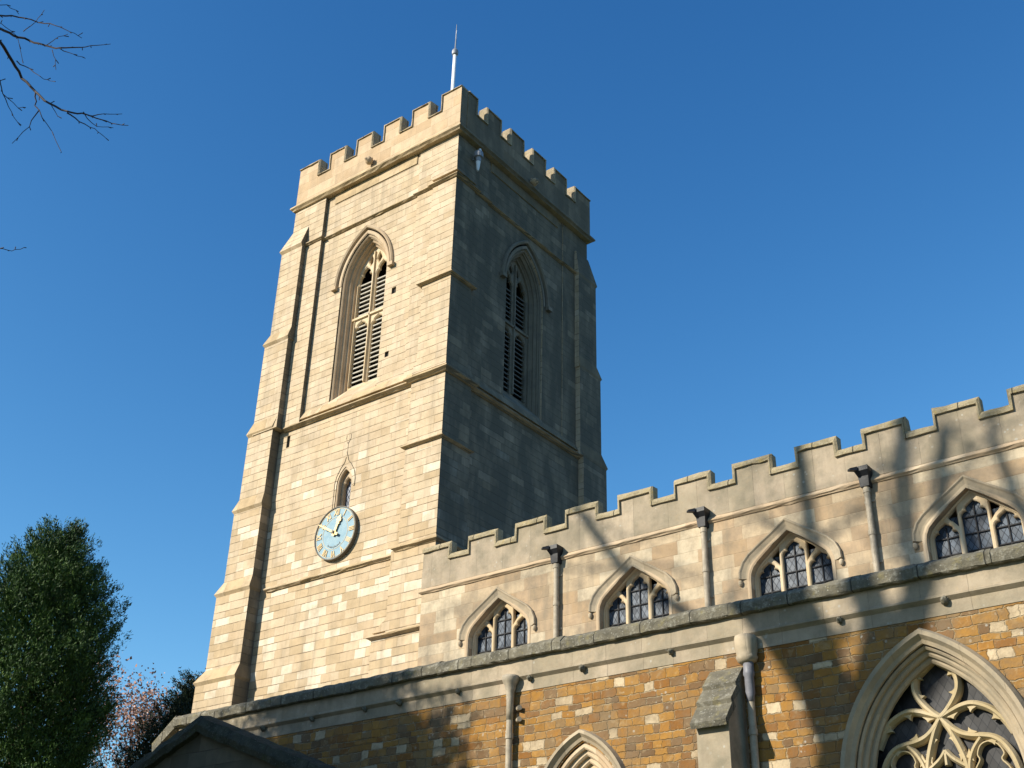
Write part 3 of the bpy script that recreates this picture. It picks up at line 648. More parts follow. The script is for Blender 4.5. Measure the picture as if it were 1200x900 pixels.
for i, cx in enumerate(WX):
    dx = cx
    if i == 0:
        mp = mapS(NY); x0 = cx
        fr = plate(fc(x0, 1.01), [fc(x0, .955)], .15, .19, mp, .015)
        win = obj('window', fr, M_trac, N)
        # tracery plate: three cusped lights and pierced spandrels
        LL = [cusped(x0, .235, 9.3, 10.47, 1.05), cusped(x0-.545, .23, 9.3, 10.16, .95), cusped(x0+.545, .23, 9.3, 10.16, .95)]
        spn = [[(x0+s*.29, 10.33), (x0+s*.29, 10.70), (x0+s*.38, 10.63), (x0+s*.47, 10.545), (x0+s*.44, 10.49), (x0+s*.37, 10.43), (x0+s*.325, 10.37)] for s in (-1, 1)]
        t1 = plate(fc(x0, 1.005), LL+spn, .19, .25, mp, .02); t2 = plate(fc(x0, 1.0), LL+spn, .251, .285, mp, .01)
        tr = obj('tracery', join([t1, t2]), M_trac, win)
        gl = []
        for a, zt in ((x0, 10.85), (x0-.54, 10.55), (x0+.54, 10.55)):
            bm = bmesh.new(); box(bm, a-.235, a+.235, NY+.29, NY+.30, 9.3, zt); gl.append(obj('glass', bm, M_glass, win))
        bm = bmesh.new()
        for a, zt, zs_ in ((x0, 10.72, (9.85, 10.17, 10.49)), (x0-.54, 10.38, (9.85, 10.17)), (x0+.54, 10.38, (9.85, 10.17))):
            box(bm, a-.011, a+.011, NY+.262, NY+.282, 9.3, zt)
            for z in zs_: box(bm, a-.21, a+.21, NY+.260, NY+.280, z-.011, z+.011)
        bars = obj('saddle_bar', bm, M_bar, win)
        bm = bmesh.new(); hp = [(x0+x, z) for x, z in HH]; hp += [(2*x0-x, z) for x, z in hp[::-1][1:]]
        sweep(bm, hp, [(-.16, .03), (-.16, -.006), (-.10, -.014), (-.03, -.045), (.0, -.075), (.022, -.078), (.035, -.055), (.03, .03)], mp)
        for s in (-1, 1):
            r = bmesh.ops.create_icosphere(bm, subdivisions=2, radius=.052)
            for v in r['verts']: v.co = Vector((x0+s*1.045+v.co.x*.9, NY-.035+v.co.y*.9, 10.05+v.co.z*(1.5 if v.co.z < 0 else 1)))
        hood = obj('hood_mould', fix(bm), M_hood, win)
        kids = [tr]+gl+[bars, hood]; w0 = win
        for o in kids: o.parent = w0
        # broad chamfer around the opening
        bm = bmesh.new(); sweep(bm, fc(x0, 1.0), [(.004, .002), (.03, -.012), (.07, -.012), (.08, .002)], mp); ch = obj('chamfer', fix(bm), M_trim, w0); kids.append(ch)
    else:
        c = w0.copy(); C.objects.link(c); c.parent = N; c.matrix_parent_inverse = w0.matrix_parent_inverse.copy(); c.location.x = cx-WX[0]
        for o in kids: d = o.copy(); C.objects.link(d); d.parent = c
def hopper_pipe(px):
    bm = bmesh.new(); y = NY-.09
    tube(bm, [(px, y, 11.36), (px, y, 8.6)], [.058, .058], 14)
    for z in (11.30, 10.45, 9.6): tube(bm, [(px, y, z-.05), (px, y, z+.05)], [.07, .07], 14)
    dp = obj('downpipe', bm, M_pipe, N)
    bm = bmesh.new()
    frustum(bm, (px-.085, px+.085, y-.08, NY, 11.36), (px-.10, px+.10, y-.10, NY, 11.56)); frustum(bm, (px-.10, px+.10, y-.10, NY-.022, 11.56), (px-.135, px+.135, y-.18, NY-.022, 11.65))
    box(bm, px-.135, px+.135, y-.18, NY-.022, 11.65, 11.74)
    # projecting lead spout tongue
    a = [(px-.12, y-.16, 11.65), (px-.12, y-.16, 11.73), (px-.23, y-.25, 11.69), (px-.23, y-.25, 11.65)]
    prism(bm, a, (.07, -.05, 0)); obj('hopper', fix(bm), M_lead, dp)
    bm = bmesh.new()
    for z in (11.1, 9.9): box(bm, px-.10, px+.10, NY-.03, NY-.002, z-.02, z+.02)
    pieces('bracket', bm, M_pipe, dp)
for px in (4.08, 7.74, 11.22, 14.75, 18.3): hopper_pipe(px)

# ================================================================== AISLE
A = thing('church_aisle', 'orange ironstone church aisle under a lichened grey coping with traceried gothic windows', 'church aisle', (10, -2.5, 0))
AY = -4.0
ZS1, A1, O1 = 5.2, 1.26, .89
win1 = arch(13.0, A1, 2.4, ZS1, O1, 18); win2 = arch(7.08, .80, 2.4, 5.28, .484, 14)
aw = plate(rect(-3.6, 24, 0, 7.50), [win1, win2], 0, .6, mapS(AY))
rest = bmesh.new(); box(rest, -3.6, -3.0, AY+.605, -.3, 0, 7.5); box(rest, 23.4, 24, AY+.605, -.55, 0, 7.5)
obj('wall', join([aw, rest]), M_iron, A)
bm = bmesh.new(); box(bm, -2.9, 23.3, -2.6, -.6, 0, 7.4); obj('inner_lining', bm, M_dark, A)
bm = bmesh.new(); prism(bm, [(-3.5, AY+.3, 8.0), (-3.5, NY-.01, 8.85), (-3.5, NY-.01, 8.6), (-3.5, AY+.3, 7.75)], (27.4, 0, 0)); obj('roof', fix(bm), M_roof, A)
bm = bmesh.new()   # plain parapet course with a moulded lower edge
sweep(bm, [(24, AY), (-3.6, AY), (-3.6, -.6)], [(-.4, 8.08), (.05, 8.08), (.05, 7.74), (.09, 7.70), (.09, 7.66), (.03, 7.60), (-.02, 7.56), (-.02, 7.50), (-.4, 7.50)], mapPlan(0)) if False else sweep(bm, [(24, AY), (-3.6, AY)], [(-.4, 8.08), (.055, 8.08), (.055, 7.80), (.08, 7.785), (.08, 7.755), (.012, 7.70), (.012, 7.503), (-.4, 7.503)], mapPlan(0))
obj('parapet', fix(bm), M_parapet, A)
bm = bmesh.new(); rr = random.Random(8)      # heavy coping in separate rough stones
x = -3.7
while x < 24:
    ln = rr.uniform(.8, 1.15); j = rr.uniform(-.008, .008); jz = rr.uniform(-.007, .007)
    seg = max(3, int(ln/.12)); pts = [(x+ln*k/seg, AY) for k in range(seg+1)]
    n0 = len(bm.verts)
    sweep(bm, pts[::-1], [(-.30, 8.07+jz), (.13+j, 8.07+jz), (.16+j, 8.085+jz), (.168+j, 8.22+jz), (.145+j, 8.265+jz), (.05+j, 8.33+jz), (-.12, 8.37+jz), (-.30, 8.33+jz)], mapPlan(0))
    x += ln+.003
for v in bm.verts: v.co += Vector((0, rr.uniform(-.009, .009), rr.uniform(-.009, .009)))
# raking end stone going down at the west end
prism(bm, [(-3.70, AY-.12, 8.33), (-3.70, AY-.12, 8.05), (-4.35, AY-.12, 7.60), (-4.40, AY-.12, 7.80)], (0, .45, 0))
obj('coping', fix(bm), M_cop, A)
bm = bmesh.new(); sweep(bm, [(24, -.52), (.1, -.52)], [(-.02, 8.75), (-.15, 8.75), (-.15, 8.87), (-.02, 8.95)], mapPlan(0)); obj('flashing', fix(bm), M_roof, A)
for i, hx in enumerate([-.85, .56, 2.0, 2.9, 4.34, 5.98, 7.11, 8.86, 11.81, 13.42, 15.1]):
    carved_head(A, hx, AY-.05, 7.70, .05 if i % 3 else .062, 'S', M_cop, 'carved_head', i)
# big traceried window
mp = mapS(AY)
ords = []
for d0, d1, a in ((.035, .13, 1.195), (.13, .22, 1.125), (.22, .31, 1.055)):
    ords.append(plate(arch(13.0, A1+.01 if d0 > .04 else A1-.002, 2.3, ZS1, O1, 18), [arch(13.0, a, 2.5, ZS1, O1, 18)], d0, d1, mp, .03))
big = obj('window', join(ords), M_hood, A)
bm = bmesh.new(); sweep(bm, arch_path(13.0, 1.365, ZS1, O1, 20, drop=.2), [(-.115, .03), (-.115, -.02), (-.06, -.05), (-.01, -.13), (.05, -.14), (.09, -.05), (.10, .03)], mp); obj('hood_mould', fix(bm), M_hood, big)
bm = bmesh.new(); prism(bm, [mp(x, .46, z) for x, z in arch(13.0, 1.15, 2.4, ZS1, O1, 10)], (0, .01, 0)); obj('glass', fix(bm), M_glass2, big)
NZ = 6.16; cxw = 12.98
half = [
 [(0, NZ), (-.10, 6.24), (-.22, 6.38), (-.30, 6.52), (-.32, 6.66), (-.28, 6.79), (-.18, 6.88), (-.06, 6.97), (0, 7.02)],
 [(0, NZ), (-.14, 6.22), (-.30, 6.28), (-.46, 6.30), (-.62, 6.25), (-.76, 6.16), (-.88, 6.02), (-.98, 5.84)],
 [(0, NZ), (-.08, 6.06), (-.17, 5.97), (-.28, 5.90), (-.42, 5.86), (-.56, 5.84), (-.70, 5.80), (-.82, 5.70), (-.93, 5.50), (-1.0, 5.2)],
 [(0, NZ), (-.09, 6.02), (-.16, 5.86), (-.22, 5.70), (-.27, 5.52), (-.29, 5.30), (-.29, 5.0)],
 [(-.29, 5.25), (-.32, 5.50), (-.40, 5.68), (-.52, 5.82)],
 [(0, 5.70), (-.08, 5.60), (-.18, 5.52), (-.27, 5.46)],
 [(0, 5.70), (0, 5.5)]]
bm = bmesh.new()
def bar(path, w_=.05, d0=.30, dep=.16):
    sweep(bm, path, [(-w_, d0+.07), (-w_*.35, d0), (w_*.35, d0), (w_, d0+.07), (w_, d0+dep), (-w_, d0+dep)], mp)
def smooth(p, k=4):
    out = []; n = len(p)
    for i in range(n-1):
        a, b, c, d = p[max(i-1, 0)], p[i], p[i+1], p[min(i+2, n-1)]
        for t in range(k):
            t /= k; out.append(tuple(.5*((2*b[j])+(-a[j]+c[j])*t+(2*a[j]-5*b[j]+4*c[j]-d[j])*t*t+(-a[j]+3*b[j]-3*c[j]+d[j])*t**3) for j in (0, 1)))
    return out+[p[-1]]
for k_, pth in enumerate(half):
    for s in (1, -1):
        if s == -1 and pth[-1][0] == 0 and pth[0][0] == 0 and k_ == 6: continue
        bar([(cxw+s*x, z+ (0.0009 if s < 0 else 0)) for x, z in smooth(pth)], .052 if k_ < 4 else .042, .30+.004*k_+(.002 if s < 0 else 0))
# cusps inside the lobes
def cusp(x, z, ang, ln, w_=.05, sy=0):
    ln *= .8; w_ *= 1.3
    c, s = math.cos(R(ang)), math.sin(R(ang))
    P = [(x-s*w_*1.6, z+c*w_*1.6), (x+c*ln*.55-s*w_*.4, z+s*ln*.55+c*w_*.4), (x+c*ln, z+s*ln), (x+c*ln*.55+s*w_*.4, z+s*ln*.55-c*w_*.4), (x+s*w_*1.6, z-c*w_*1.6)]
    prism(bm, [mp(a, .345+sy*.002, b) for a, b in P], (0, .09, 0))
for s in (1, -1):
    def cc(x, z, ang, ln): cusp(cxw+s*x, z, ang if s > 0 else 180-ang, ln, .045, s)
    cc(-.29, 6.48, 10, .15); cc(-.27, 6.80, -35, .13)
    cc(-.46, 6.28, -75, .13); cc(-.80, 6.10, -30, .13); cc(-.40, 5.88, 75, .13); cc(-.17, 6.18, -105, .08)
    cc(-.16, 5.86, 0, .10); cc(-.24, 5.60, 25, .08); cc(-.36, 5.60, -15, .12); cc(-.68, 5.78, -100, .11)
    # trefoiled heads of the outer lights
    bar([(cxw+s*x, z) for x, z in smooth([(-.36, 5.15), (-.38, 5.38), (-.46, 5.52), (-.44, 5.60), (-.50, 5.72), (-.62, 5.76), (-.74, 5.70), (-.80, 5.58), (-.76, 5.50), (-.86, 5.36), (-.90, 5.1)])], .022, .345)
for mx in (-.32, .32): bar([(cxw+mx*.92, 2.4), (cxw+mx*.92, 5.05)], .045, .32)
obj('tracery', fix(bm), M_trac2, big)
sb = bmesh.new(); sweep(sb, [(11.6, 2.42), (14.4, 2.42)], [(-.12, -.12), (.0, -.12), (.12, .45), (-.12, .45)], mp); obj('sill', fix(sb), M_trim, big)
# small window
sw = obj('window', join([plate(arch(7.08, .81 if d0 > .04 else .798, 2.3, 5.28, .484), [arch(7.08, a, 2.5, 5.28, .484)], d0, d1, mp, .025) for d0, d1, a in ((.03, .11, .70), (.11, .19, .61), (.19, .27, .52))]), M_trim, A)
bm = bmesh.new(); sweep(bm, arch_path(7.08, .92, 5.28, .484, 14, drop=.1), [(-.10, .03), (-.10, -.02), (-.05, -.05), (0, -.12), (.05, -.12), (.08, .03)], mp); obj('hood_mould', fix(bm), M_hood, sw)
obj('tracery', plate(arch(7.08, .56, 2.4, 5.28, .484), [cusped(6.83, .2, 2.6, 5.0), cusped(7.33, .2, 2.6, 5.0), [(7.08, 5.35), (6.96, 5.5), (6.96, 5.68), (7.08, 5.85), (7.20, 5.68), (7.20, 5.5)]], .27, .40, mp, .03), M_trac, sw)
bm = bmesh.new(); box(bm, 6.4, 7.76, AY+.41, AY+.42, 2.4, 6.4); obj('glass', bm, M_glass2, sw)
# buttress with three weathering slabs
bm = bmesh.new(); box(bm, 9.57, 10.12, -4.60, AY+.1, 0, 6.34)
prism(bm, [(9.575, AY+.1, 6.34), (9.575, -4.60, 6.34), (9.575, -4.30, 6.80), (9.575, AY-.01, 7.18), (9.575, AY+.1, 7.18)], (.54, 0, 0))
bb = obj('buttress', fix(bm), M_parapet, A)
bm = bmesh.new()
sl_ = [(-4.66, 6.26), (-4.44, 6.62), (-4.24, 6.92), (-4.03, 7.22)]
for i in range(3):
    (y0, z0), (y1, z1) = sl_[i], sl_[i+1]; e = .018*i
    prism(bm, [(9.54+e*.4, y0-.06, z0-.05), (9.54+e*.4, y0-.09, z0+.03), (9.54+e*.4, y1-.01, z1+.035), (9.54+e*.4, y1+.06, z1-.07)], (.61-e*.8, 0, 0))
obj('weathering', fix(bm), M_cop, bb)
# downpipes
def aisle_pipe(px, mat, z0, round_=True):
    bm = bmesh.new(); y = AY-.11
    tube(bm, [(px, y, 0), (px, y, z0-.45)], [.058, .058], 14)
    for z in (z0-1.0, z0-2.2, z0-3.4): tube(bm, [(px, y, z-.045), (px, y, z+.045)], [.072, .072], 14)
    return obj('downpipe', bm, mat, A)
d1 = aisle_pipe(5.60, M_pipe, 7.72)
bm = bmesh.new(); tube(bm, [(5.60, AY-.11, z) for z in (7.0, 7.3, 7.50, 7.56, 7.62, 7.66, 7.74, 7.78)], [.062, .065, .075, .10, .105, .135, .16, .15], 18); obj('hopper', bm, M_pipe, d1, True)
bm = bmesh.new()
for z in (7.2, 7.0): tube(bm, [(5.60+.12, AY-.03, z), (5.60+.20, AY-.09, z)], [.04, .045], 10)
pieces('bracket', bm, M_pipe, d1)
d2 = aisle_pipe(10.27, M_pipe, 7.2)
bm = bmesh.new(); tube(bm, [(10.27, AY-.11, z) for z in (6.66, 6.75, 6.80, 7.05, 7.08, 7.12, 7.16, 7.30)], [.062, .066, .078, .074, .09, .09, .082, .085], 16); obj('collar', bm, M_greypipe, d2, True)
bm = bmesh.new(); tube(bm, [(10.25, AY-.10, z) for z in (7.26, 7.30, 7.36, 7.40, 7.46, 7.62, 7.70)], [.09, .15, .17, .155, .175, .185, .17], 18); wear(bm, .008); obj('carved_head', bm, M_hood, d2, True)

# ================================================================== PORCH
Pp = thing('church_porch', 'dark mossy gabled stone porch in shade against the church aisle', 'porch', (-.4, -6, 0))
PX = -.38; PYF = -6.0; sl0 = .385
gab = [(PX-3.3, 0), (PX-3.3, 7.16-3.3*sl0), (PX, 7.16), (PX+3.3, 7.16-3.3*sl0), (PX+3.3, 0)]
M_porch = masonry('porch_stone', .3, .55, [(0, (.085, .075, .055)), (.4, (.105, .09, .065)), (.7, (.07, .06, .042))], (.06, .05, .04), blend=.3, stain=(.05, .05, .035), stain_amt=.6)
pf = plate(gab, [arch(PX, .95, .02, 4.5, .5)], 0, .5, mapS(PYF))
rest = bmesh.new(); box(rest, PX-3.28, PX-2.9, PYF+.505, AY-.01, 0, 5.8); box(rest, PX+2.9, PX+3.28, PYF+.505, AY-.01, 0, 5.8)
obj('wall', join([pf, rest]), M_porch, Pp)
bm = bmesh.new(); rr = random.Random(2)
rp = [(PX-3.6, 7.16-3.6*sl0), (PX, 7.16), (PX+3.6, 7.16-3.6*sl0)]
def lerp(a, b, t): return (a[0]+(b[0]-a[0])*t, a[1]+(b[1]-a[1])*t)
path = [lerp(rp[0], rp[1], i/24) for i in range(24)]+[lerp(rp[1], rp[2], i/24) for i in range(25)]
sweep(bm, path, [(-.02, -.14), (.10, -.17), (.26, -.10), (.30, .15), (.28, .55), (-.02, .55)], mapS(PYF))
for v in bm.verts: v.co += Vector((rr.uniform(-.012, .012), rr.uniform(-.015, .015), rr.uniform(-.02, .02)))
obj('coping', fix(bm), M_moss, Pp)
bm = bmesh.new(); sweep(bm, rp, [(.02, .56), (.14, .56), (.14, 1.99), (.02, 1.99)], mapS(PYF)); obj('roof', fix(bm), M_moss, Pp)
bm = bmesh.new(); sweep(bm, arch_path(PX, 1.08, 4.5, .5, 12), [(-.1, .03), (-.1, -.04), (0, -.1), (.07, .03)], mapS(PYF)); obj('hood_mould', fix(bm), M_porch, Pp)

# ================================================================== TREES
def leaf_mesh(pts, size, rnd, ratio=.28, updir=.4):
    verts, faces = [], []
    for (p, ax, s) in pts:
        L = size*s; a = Vector(ax); a = a.normalized() if a.length else Vector((0, 0, 1))
        b = a.cross(Vector((rnd.uniform(-1, 1), rnd.uniform(-1, 1), rnd.uniform(-1, 1)))).normalized()*L*ratio
        p = Vector(p); k = len(verts); tip = a*L
        verts += [p-tip*.3, p+b*.5+tip*.15, p+tip*.8, p-b*.5+tip*.15]; faces.append((k, k+1, k+2, k+3))
    me = bpy.data.meshes.new('crown'); me.from_pydata([tuple(v) for v in verts], [], faces); return me
def trunk_mesh(base, h, r, rnd, limbs=10):
    bm = bmesh.new(); P = [(base[0]+.06*h*.02*math.sin(i), base[1]+.02*math.cos(i*1.3), h*i/8) for i in range(9)]
    tube(bm, P, [r*(1-.85*i/8) for i in range(9)], 10)
    for i in range(limbs):
        z = h*(.15+.8*i/limbs); a = rnd.uniform(0, 6.28); l = (h-z)*.22+.5
        q = [Vector((base[0], base[1], z)), Vector((base[0]+math.cos(a)*l*.5, base[1]+math.sin(a)*l*.5, z+l*.25)), Vector((base[0]+math.cos(a)*l, base[1]+math.sin(a)*l, z+l*.75))]
        tube(bm, q, [r*.3*(1-z/h)+.02, r*.18*(1-z/h)+.015, .01], 5)
    return bm
def interp(prof, t):
    for (a, ra), (b, rb) in zip(prof, prof[1:]):
        if t <= b: return ra+(rb-ra)*(t-a)/(b-a)
    return prof[-1][1]
def conifer(name, label, cat, base, h, prof, nclump, per, leafs, mat, seed, upw=.8, csize=.45, group=None, asym=0):
    rnd = random.Random(seed); t = thing(name, label, cat, (*base, 0), group)
    obj('trunk', trunk_mesh(base, h*.96, .02*h+.05, rnd), M_bark2, t)
    pts = []; tot = prof[-1][0]
    for _ in range(nclump):
        d = tot*(rnd.random()**.85); rr_ = interp(prof, d); a = rnd.uniform(0, 2*math.pi)
        bulge = 1+.09*math.sin(3*a+d*1.7)+.10*math.sin(8*a-d*3.3)+rnd.uniform(-.20, .10)
        rr_ *= 1+asym*(math.cos(a)*-.797+math.sin(a)*-.603)
        k = math.sqrt(rnd.uniform(.5, 1.0))*rr_*bulge
        c = Vector((base[0]+math.cos(a)*k, base[1]+math.sin(a)*k, h-d)); out = Vector((math.cos(a), math.sin(a), upw))
        cs = csize*rnd.uniform(.6, 1.25)
        for _ in range(per):
            u = rnd.gauss(0, .33)*cs; v = rnd.gauss(0, .33)*cs; wv = rnd.uniform(-.5, 1.1)*cs
            side = out.cross(Vector((0, 0, 1))).normalized()
            f = max(.2, 1-max(0, wv)/cs*.7)
            p = c+side*u*f+out.normalized()*wv*.9+Vector((0, 0, v*f))
            pts.append((p, (out.x*.5+rnd.gauss(0, .45), out.y*.5+rnd.gauss(0, .45), upw*.7+rnd.gauss(0, .45)), rnd.uniform(.6, 1.3)))
    for _ in range(int(nclump*9)):           # dense inner foliage
        d = .4+(tot-.4)*rnd.random(); rr_ = interp(prof, d)*math.sqrt(rnd.uniform(0, .62)); a = rnd.uniform(0, 2*math.pi); rr_ *= 1+asym*(math.cos(a)*-.797+math.sin(a)*-.603)
        pts.append((Vector((base[0]+math.cos(a)*rr_, base[1]+math.sin(a)*rr_, h-d-.2)), (rnd.gauss(0, .6), rnd.gauss(0, .6), rnd.gauss(.3, .6)), rnd.uniform(2.0, 3.4)))
    obj('crown', leaf_mesh(pts, leafs, rnd), mat, t)
    return t
conifer('evergreen_tree', 'tall dense green columnar evergreen tree at the left edge of the picture', 'tree', (-19.75, 1.85), 18.4,
        [(0, .06), (.4, .42), (1.0, .95), (1.8, 1.55), (3, 2.2), (4.7, 2.65), (6.5, 2.75), (9, 2.7), (15, 2.9)], 2300, 125, .115, M_conif, 5, 1.0, .78, None, .08)
conifer('yew_tree', 'small dark yew tree squeezed between the porch gable and the tower foot', 'tree', (-19.1, 8.2), 14.5,
        [(0, .12), (.6, .45), (1.2, .85), (2.2, 1.9), (3.7, 2.8), (9, 3.2)], 1100, 46, .12, M_yew, 9, .8, .5)
# russet-leaved small tree behind the evergreens
def branches(bm, p, d, ln, r, depth, rnd, tips, seg=5, spread=.55, grav=.0):
    pts = [p]; rad = [r]; n = 4
    for i in range(n):
        d = (d+Vector((rnd.gauss(0, .16), rnd.gauss(0, .16), rnd.gauss(0, .12)+grav))).normalized(); pts.append(pts[-1]+d*ln/n); rad.append(r*(1-.5*(i+1)/n))
    tube(bm, pts, rad, seg if r > .03 else 3)
    tips.append((pts[-1], d))
    if depth:
        for k in range(rnd.choice((2, 3, 3))):
            j = rnd.choice((2, 3, 4)) if k else 4
            nd = (d+Vector((rnd.gauss(0, spread), rnd.gauss(0, spread), rnd.gauss(0, spread*.8)))).normalized()
            branches(bm, pts[j], nd, ln*rnd.uniform(.6, .82), rad[j]*rnd.uniform(.5, .75), depth-1, rnd, tips, seg, spread, grav)
rnd = random.Random(12); t = thing('russet_tree', 'thin tree with sparse pinkish russet leaves behind the evergreens', 'tree', (-26.7, 11.3, 0))
bm = bmesh.new(); tips = []
tube(bm, [(-26.7, 11.3, 0), (-26.7, 11.3, 9.4)], [.25, .14], 8)
for k in range(9):
    a = rnd.uniform(0, 6.28); branches(bm, Vector((-26.7, 11.3, rnd.uniform(7.4, 9.4))), Vector((math.cos(a)*.42, math.sin(a)*.42, 1)).normalized(), 3.2, .09, 4, rnd, tips, 5, .38, .04)
obj('trunk', bm, M_bark, t)
pts = []
for p, d in tips:
    for _ in range(14): pts.append((p+Vector((rnd.gauss(0, .28), rnd.gauss(0, .28), rnd.gauss(0, .28))), (rnd.gauss(0, 1), rnd.gauss(0, 1), rnd.gauss(0, 1)), rnd.uniform(.6, 1.2)))
obj('crown', leaf_mesh(pts, .14, rnd, .7), M_red, t)

# tall leafless lime tree south-west of the camera: its shadow falls on the nave and aisle
BT = thing('bare_tree', 'leafless twigs of a bare winter tree reaching in at the upper left corner', 'tree', (3.1, -21.3, 0))
rnd = random.Random(21); bm = bmesh.new(); tips = []
tube(bm, [(3.1, -21.3, -.1), (3.05, -21.3, 1), (2.95, -21.2, 6), (2.85, -21.1, 11), (2.72, -21, 15.4)], [.95, .78, .68, .62, .55], 14)
main = [
 ([(2.72, -21, 15.4), (2.34, -21, 16.57), (1.89, -21.0, 17.23), (1.2, -21.2, 18.2), (-.2, -21.4, 20.4), (-1.0, -21.2, 22.3), (-.95, -21, 24.5)], .42, .13),
 ([(2.72, -21, 15.4), (2.5, -21, 16.5), (2.3, -21, 17.5), (1.6, -21, 19.6), (.9, -21, 22), (1.04, -21, 23.5), (1.2, -21.1, 25)], .36, .13),
 ([(2.76, -21, 15.45), (3.14, -21, 16.51), (3.38, -21, 17.24), (3.2, -20.8, 18.8), (2.2, -20.8, 21), (1.6, -21, 22.5), (1.93, -21, 24)], .34, .12),
 ([(3.14, -21, 16.51), (3.86, -21, 17.28), (4.3, -21, 18.2), (3.9, -21, 20), (3.0, -21, 22), (2.7, -21, 23.6)], .26, .10),
 ([(.6, -21.25, 19.0), (-1.2, -21.6, 20.0), (-3.4, -21.4, 21.3), (-5.2, -21, 22.8), (-6.3, -21, 24.4)], .22, .10),
 ([(2.85, -21, 12), (4.2, -22.4, 14), (5.0, -23.6, 16.5), (5.5, -24.5, 19)], .15, .04)]
for pts, r0, r1 in main:
    P = [Vector(p) for p in pts]; n = len(P); rad = [r0+(r1-r0)*i/(n-1) for i in range(n)]; tube(bm, P, rad, 9)
    for i in range(2, n):
        for k in range(2 if i < n-1 else 4):
            d = (P[i]-P[i-1]).normalized(); nd = (d*.5+Vector((rnd.gauss(0, .6), rnd.gauss(0, .5), rnd.gauss(0, .35)))).normalized()
            branches(bm, P[i], nd, rnd.uniform(1.2, 2.0), rad[i]*.42, 3, rnd, tips, 5, .45, .02)
obj('trunk', bm, M_bark, BT)
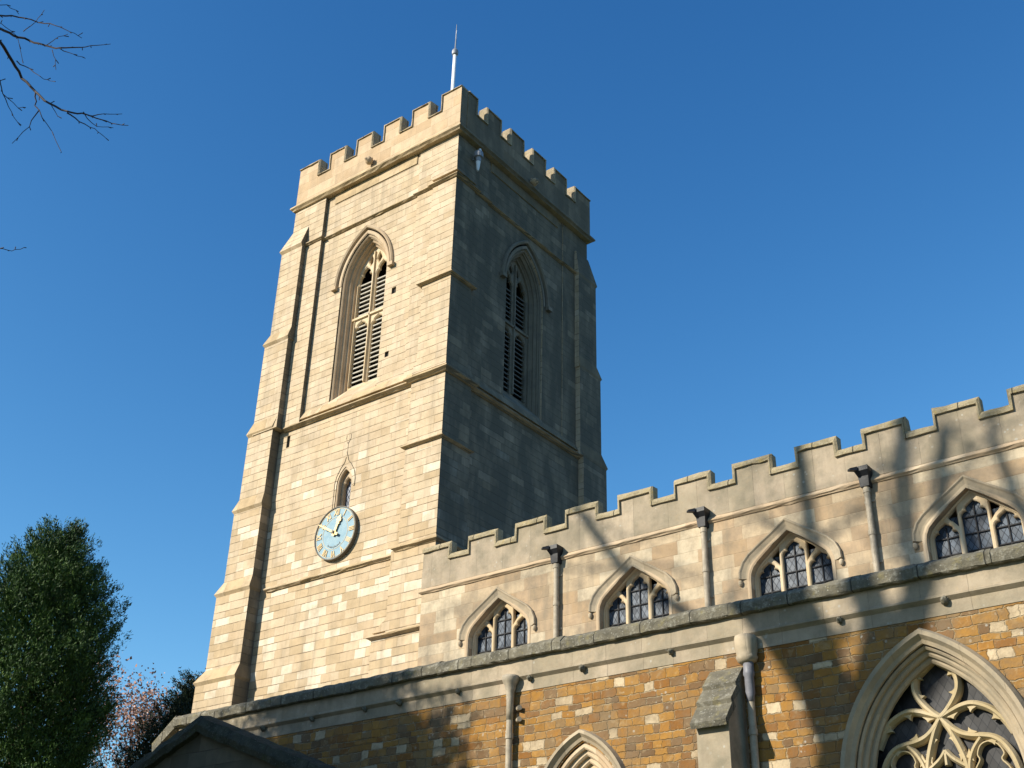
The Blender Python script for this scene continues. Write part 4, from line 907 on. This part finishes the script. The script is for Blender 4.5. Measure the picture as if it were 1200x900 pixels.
TWIGS = [
[[7.69, -16.72, 11.77], [7.59, -16.48, 11.7], [7.59, -16.32, 11.58], [7.74, -16.19, 11.37], [8.02, -16.12, 11.1], [8.27, -16.03, 10.91], [8.27, -15.84, 11.02], [8.13, -15.59, 11.22], [8.07, -15.36, 11.33], [8.24, -15.24, 11.29]],
[[8.27, -16.03, 10.91], [8.29, -15.87, 10.87], [8.18, -15.61, 11.0], [8.1, -15.4, 11.05]],
[[8.22, -15.74, 11.08], [8.08, -15.5, 11.36], [8.13, -15.29, 11.49]],
[[7.74, -16.19, 11.37], [7.76, -16.15, 11.18], [7.99, -16.08, 10.85], [8.27, -15.97, 10.37]],
[[7.81, -16.13, 11.1], [7.7, -16.13, 10.92], [7.69, -16.26, 10.58]],
[[7.68, -16.75, 11.94], [7.54, -16.52, 12.11], [7.6, -16.36, 12.12], [7.84, -16.28, 11.97], [8.11, -16.23, 11.81], [8.22, -16.09, 11.87], [8.1, -15.86, 12.15], [7.97, -15.56, 12.5]],
[[8.11, -16.23, 11.81], [8.23, -16.1, 11.75], [8.18, -15.93, 11.85]],
[[7.84, -16.28, 11.97], [8.05, -16.27, 11.97], [8.18, -16.21, 12.01]],
[[7.99, -16.26, 11.84], [8.05, -16.22, 11.69], [8.09, -16.19, 11.52]],
[[7.66, -16.79, 12.15], [7.51, -16.53, 12.42], [7.7, -16.37, 12.36], [8.03, -16.31, 12.16], [8.19, -16.19, 12.05], [8.17, -16.03, 12.1]],
[[7.54, -16.43, 12.24], [7.65, -16.38, 12.38], [7.8, -16.38, 12.49]],
[[7.56, -16.71, 12.44], [7.51, -16.53, 12.47]],
[[7.58, -16.44, 11.74], [7.63, -16.28, 11.72], [7.88, -16.2, 11.49], [8.07, -16.17, 11.37]],
[[7.73, -16.61, 11.25], [7.72, -16.53, 11.1], [7.62, -16.28, 11.13], [7.64, -16.21, 11.16]],
[[7.72, -16.53, 11.1], [7.65, -16.35, 11.0], [7.64, -16.2, 10.9]],
[[7.92, -16.18, 9.09], [7.81, -16.0, 9.21], [7.8, -15.87, 9.33]],
[[7.67, -16.77, 12.03], [7.54, -16.48, 12.13], [7.57, -16.36, 11.83]],
[[8.02, -16.12, 11.1], [8.17, -16.07, 10.87]],
[[8.27, -15.84, 11.02], [8.14, -15.57, 11.09], [8.08, -15.33, 11.27]],
]
bm = bmesh.new()
J = Vector((7.15, -17.75, 11.75))
tube(bm, [(2.9, -21.15, 9.0), (4.2, -20.2, 10.3), (5.8, -18.9, 11.4), tuple(J)], [.14, .10, .07, .05], 8)
wid = [.028, .012, .010, .012, .010, .024, .008, .007, .007, .016, .008, .009, .010, .012, .008, .008, .008, .006, .008]
for i, l in enumerate(TWIGS):
    P = [Vector(p) for p in l]; n = len(P); r0 = wid[i]*.78
    if i in (0, 5, 9, 11, 13, 15, 16): P = [J if i != 15 else Vector((7.3, -16.9, 9.6))]+P; n += 1
    rad = [max(.0035, r0*(1-.82*j/(n-1))) for j in range(n)]
    sp_ = []; sr = []
    for j in range(n-1):
        for u_ in (0, .33, .67): sp_.append(P[j].lerp(P[j+1], u_)+Vector((rnd.gauss(0, .006), rnd.gauss(0, .006), rnd.gauss(0, .006)))); sr.append(rad[j]+(rad[j+1]-rad[j])*u_)
    sp_.append(P[-1]); sr.append(rad[-1]); tube(bm, sp_, sr, 5)
    for j in range(3, len(sp_), 2):           # buds and short side twigs
        d = (sp_[j]-sp_[j-1]).normalized(); s = Vector((rnd.gauss(0, .5), rnd.gauss(0, .5), rnd.gauss(0, .5)))
        e = sp_[j]+(d*.7+s).normalized()*rnd.uniform(.02, .07); tube(bm, [sp_[j], e], [.0045, .0055], 4)
tube(bm, [(2.9, -21.15, 7.6), (5.2, -19.3, 9.3), (7.3, -16.9, 9.6)], [.09, .05, .02], 6)
obj('branch', bm, M_twig, BT)

# dense yew west of the camera, shading the porch and the low west end of the aisle
conifer('yew_tree', 'broad dark churchyard yew standing south-west of the porch outside the picture', 'tree', (-5.3, -17.0), 15.9,
        [(0, .5), (.5, 1.4), (1.2, 2.2), (2.5, 3.0), (4.5, 3.6), (8, 4.0), (13, 3.8)], 1500, 26, .26, M_yew, 31, .4, .9)
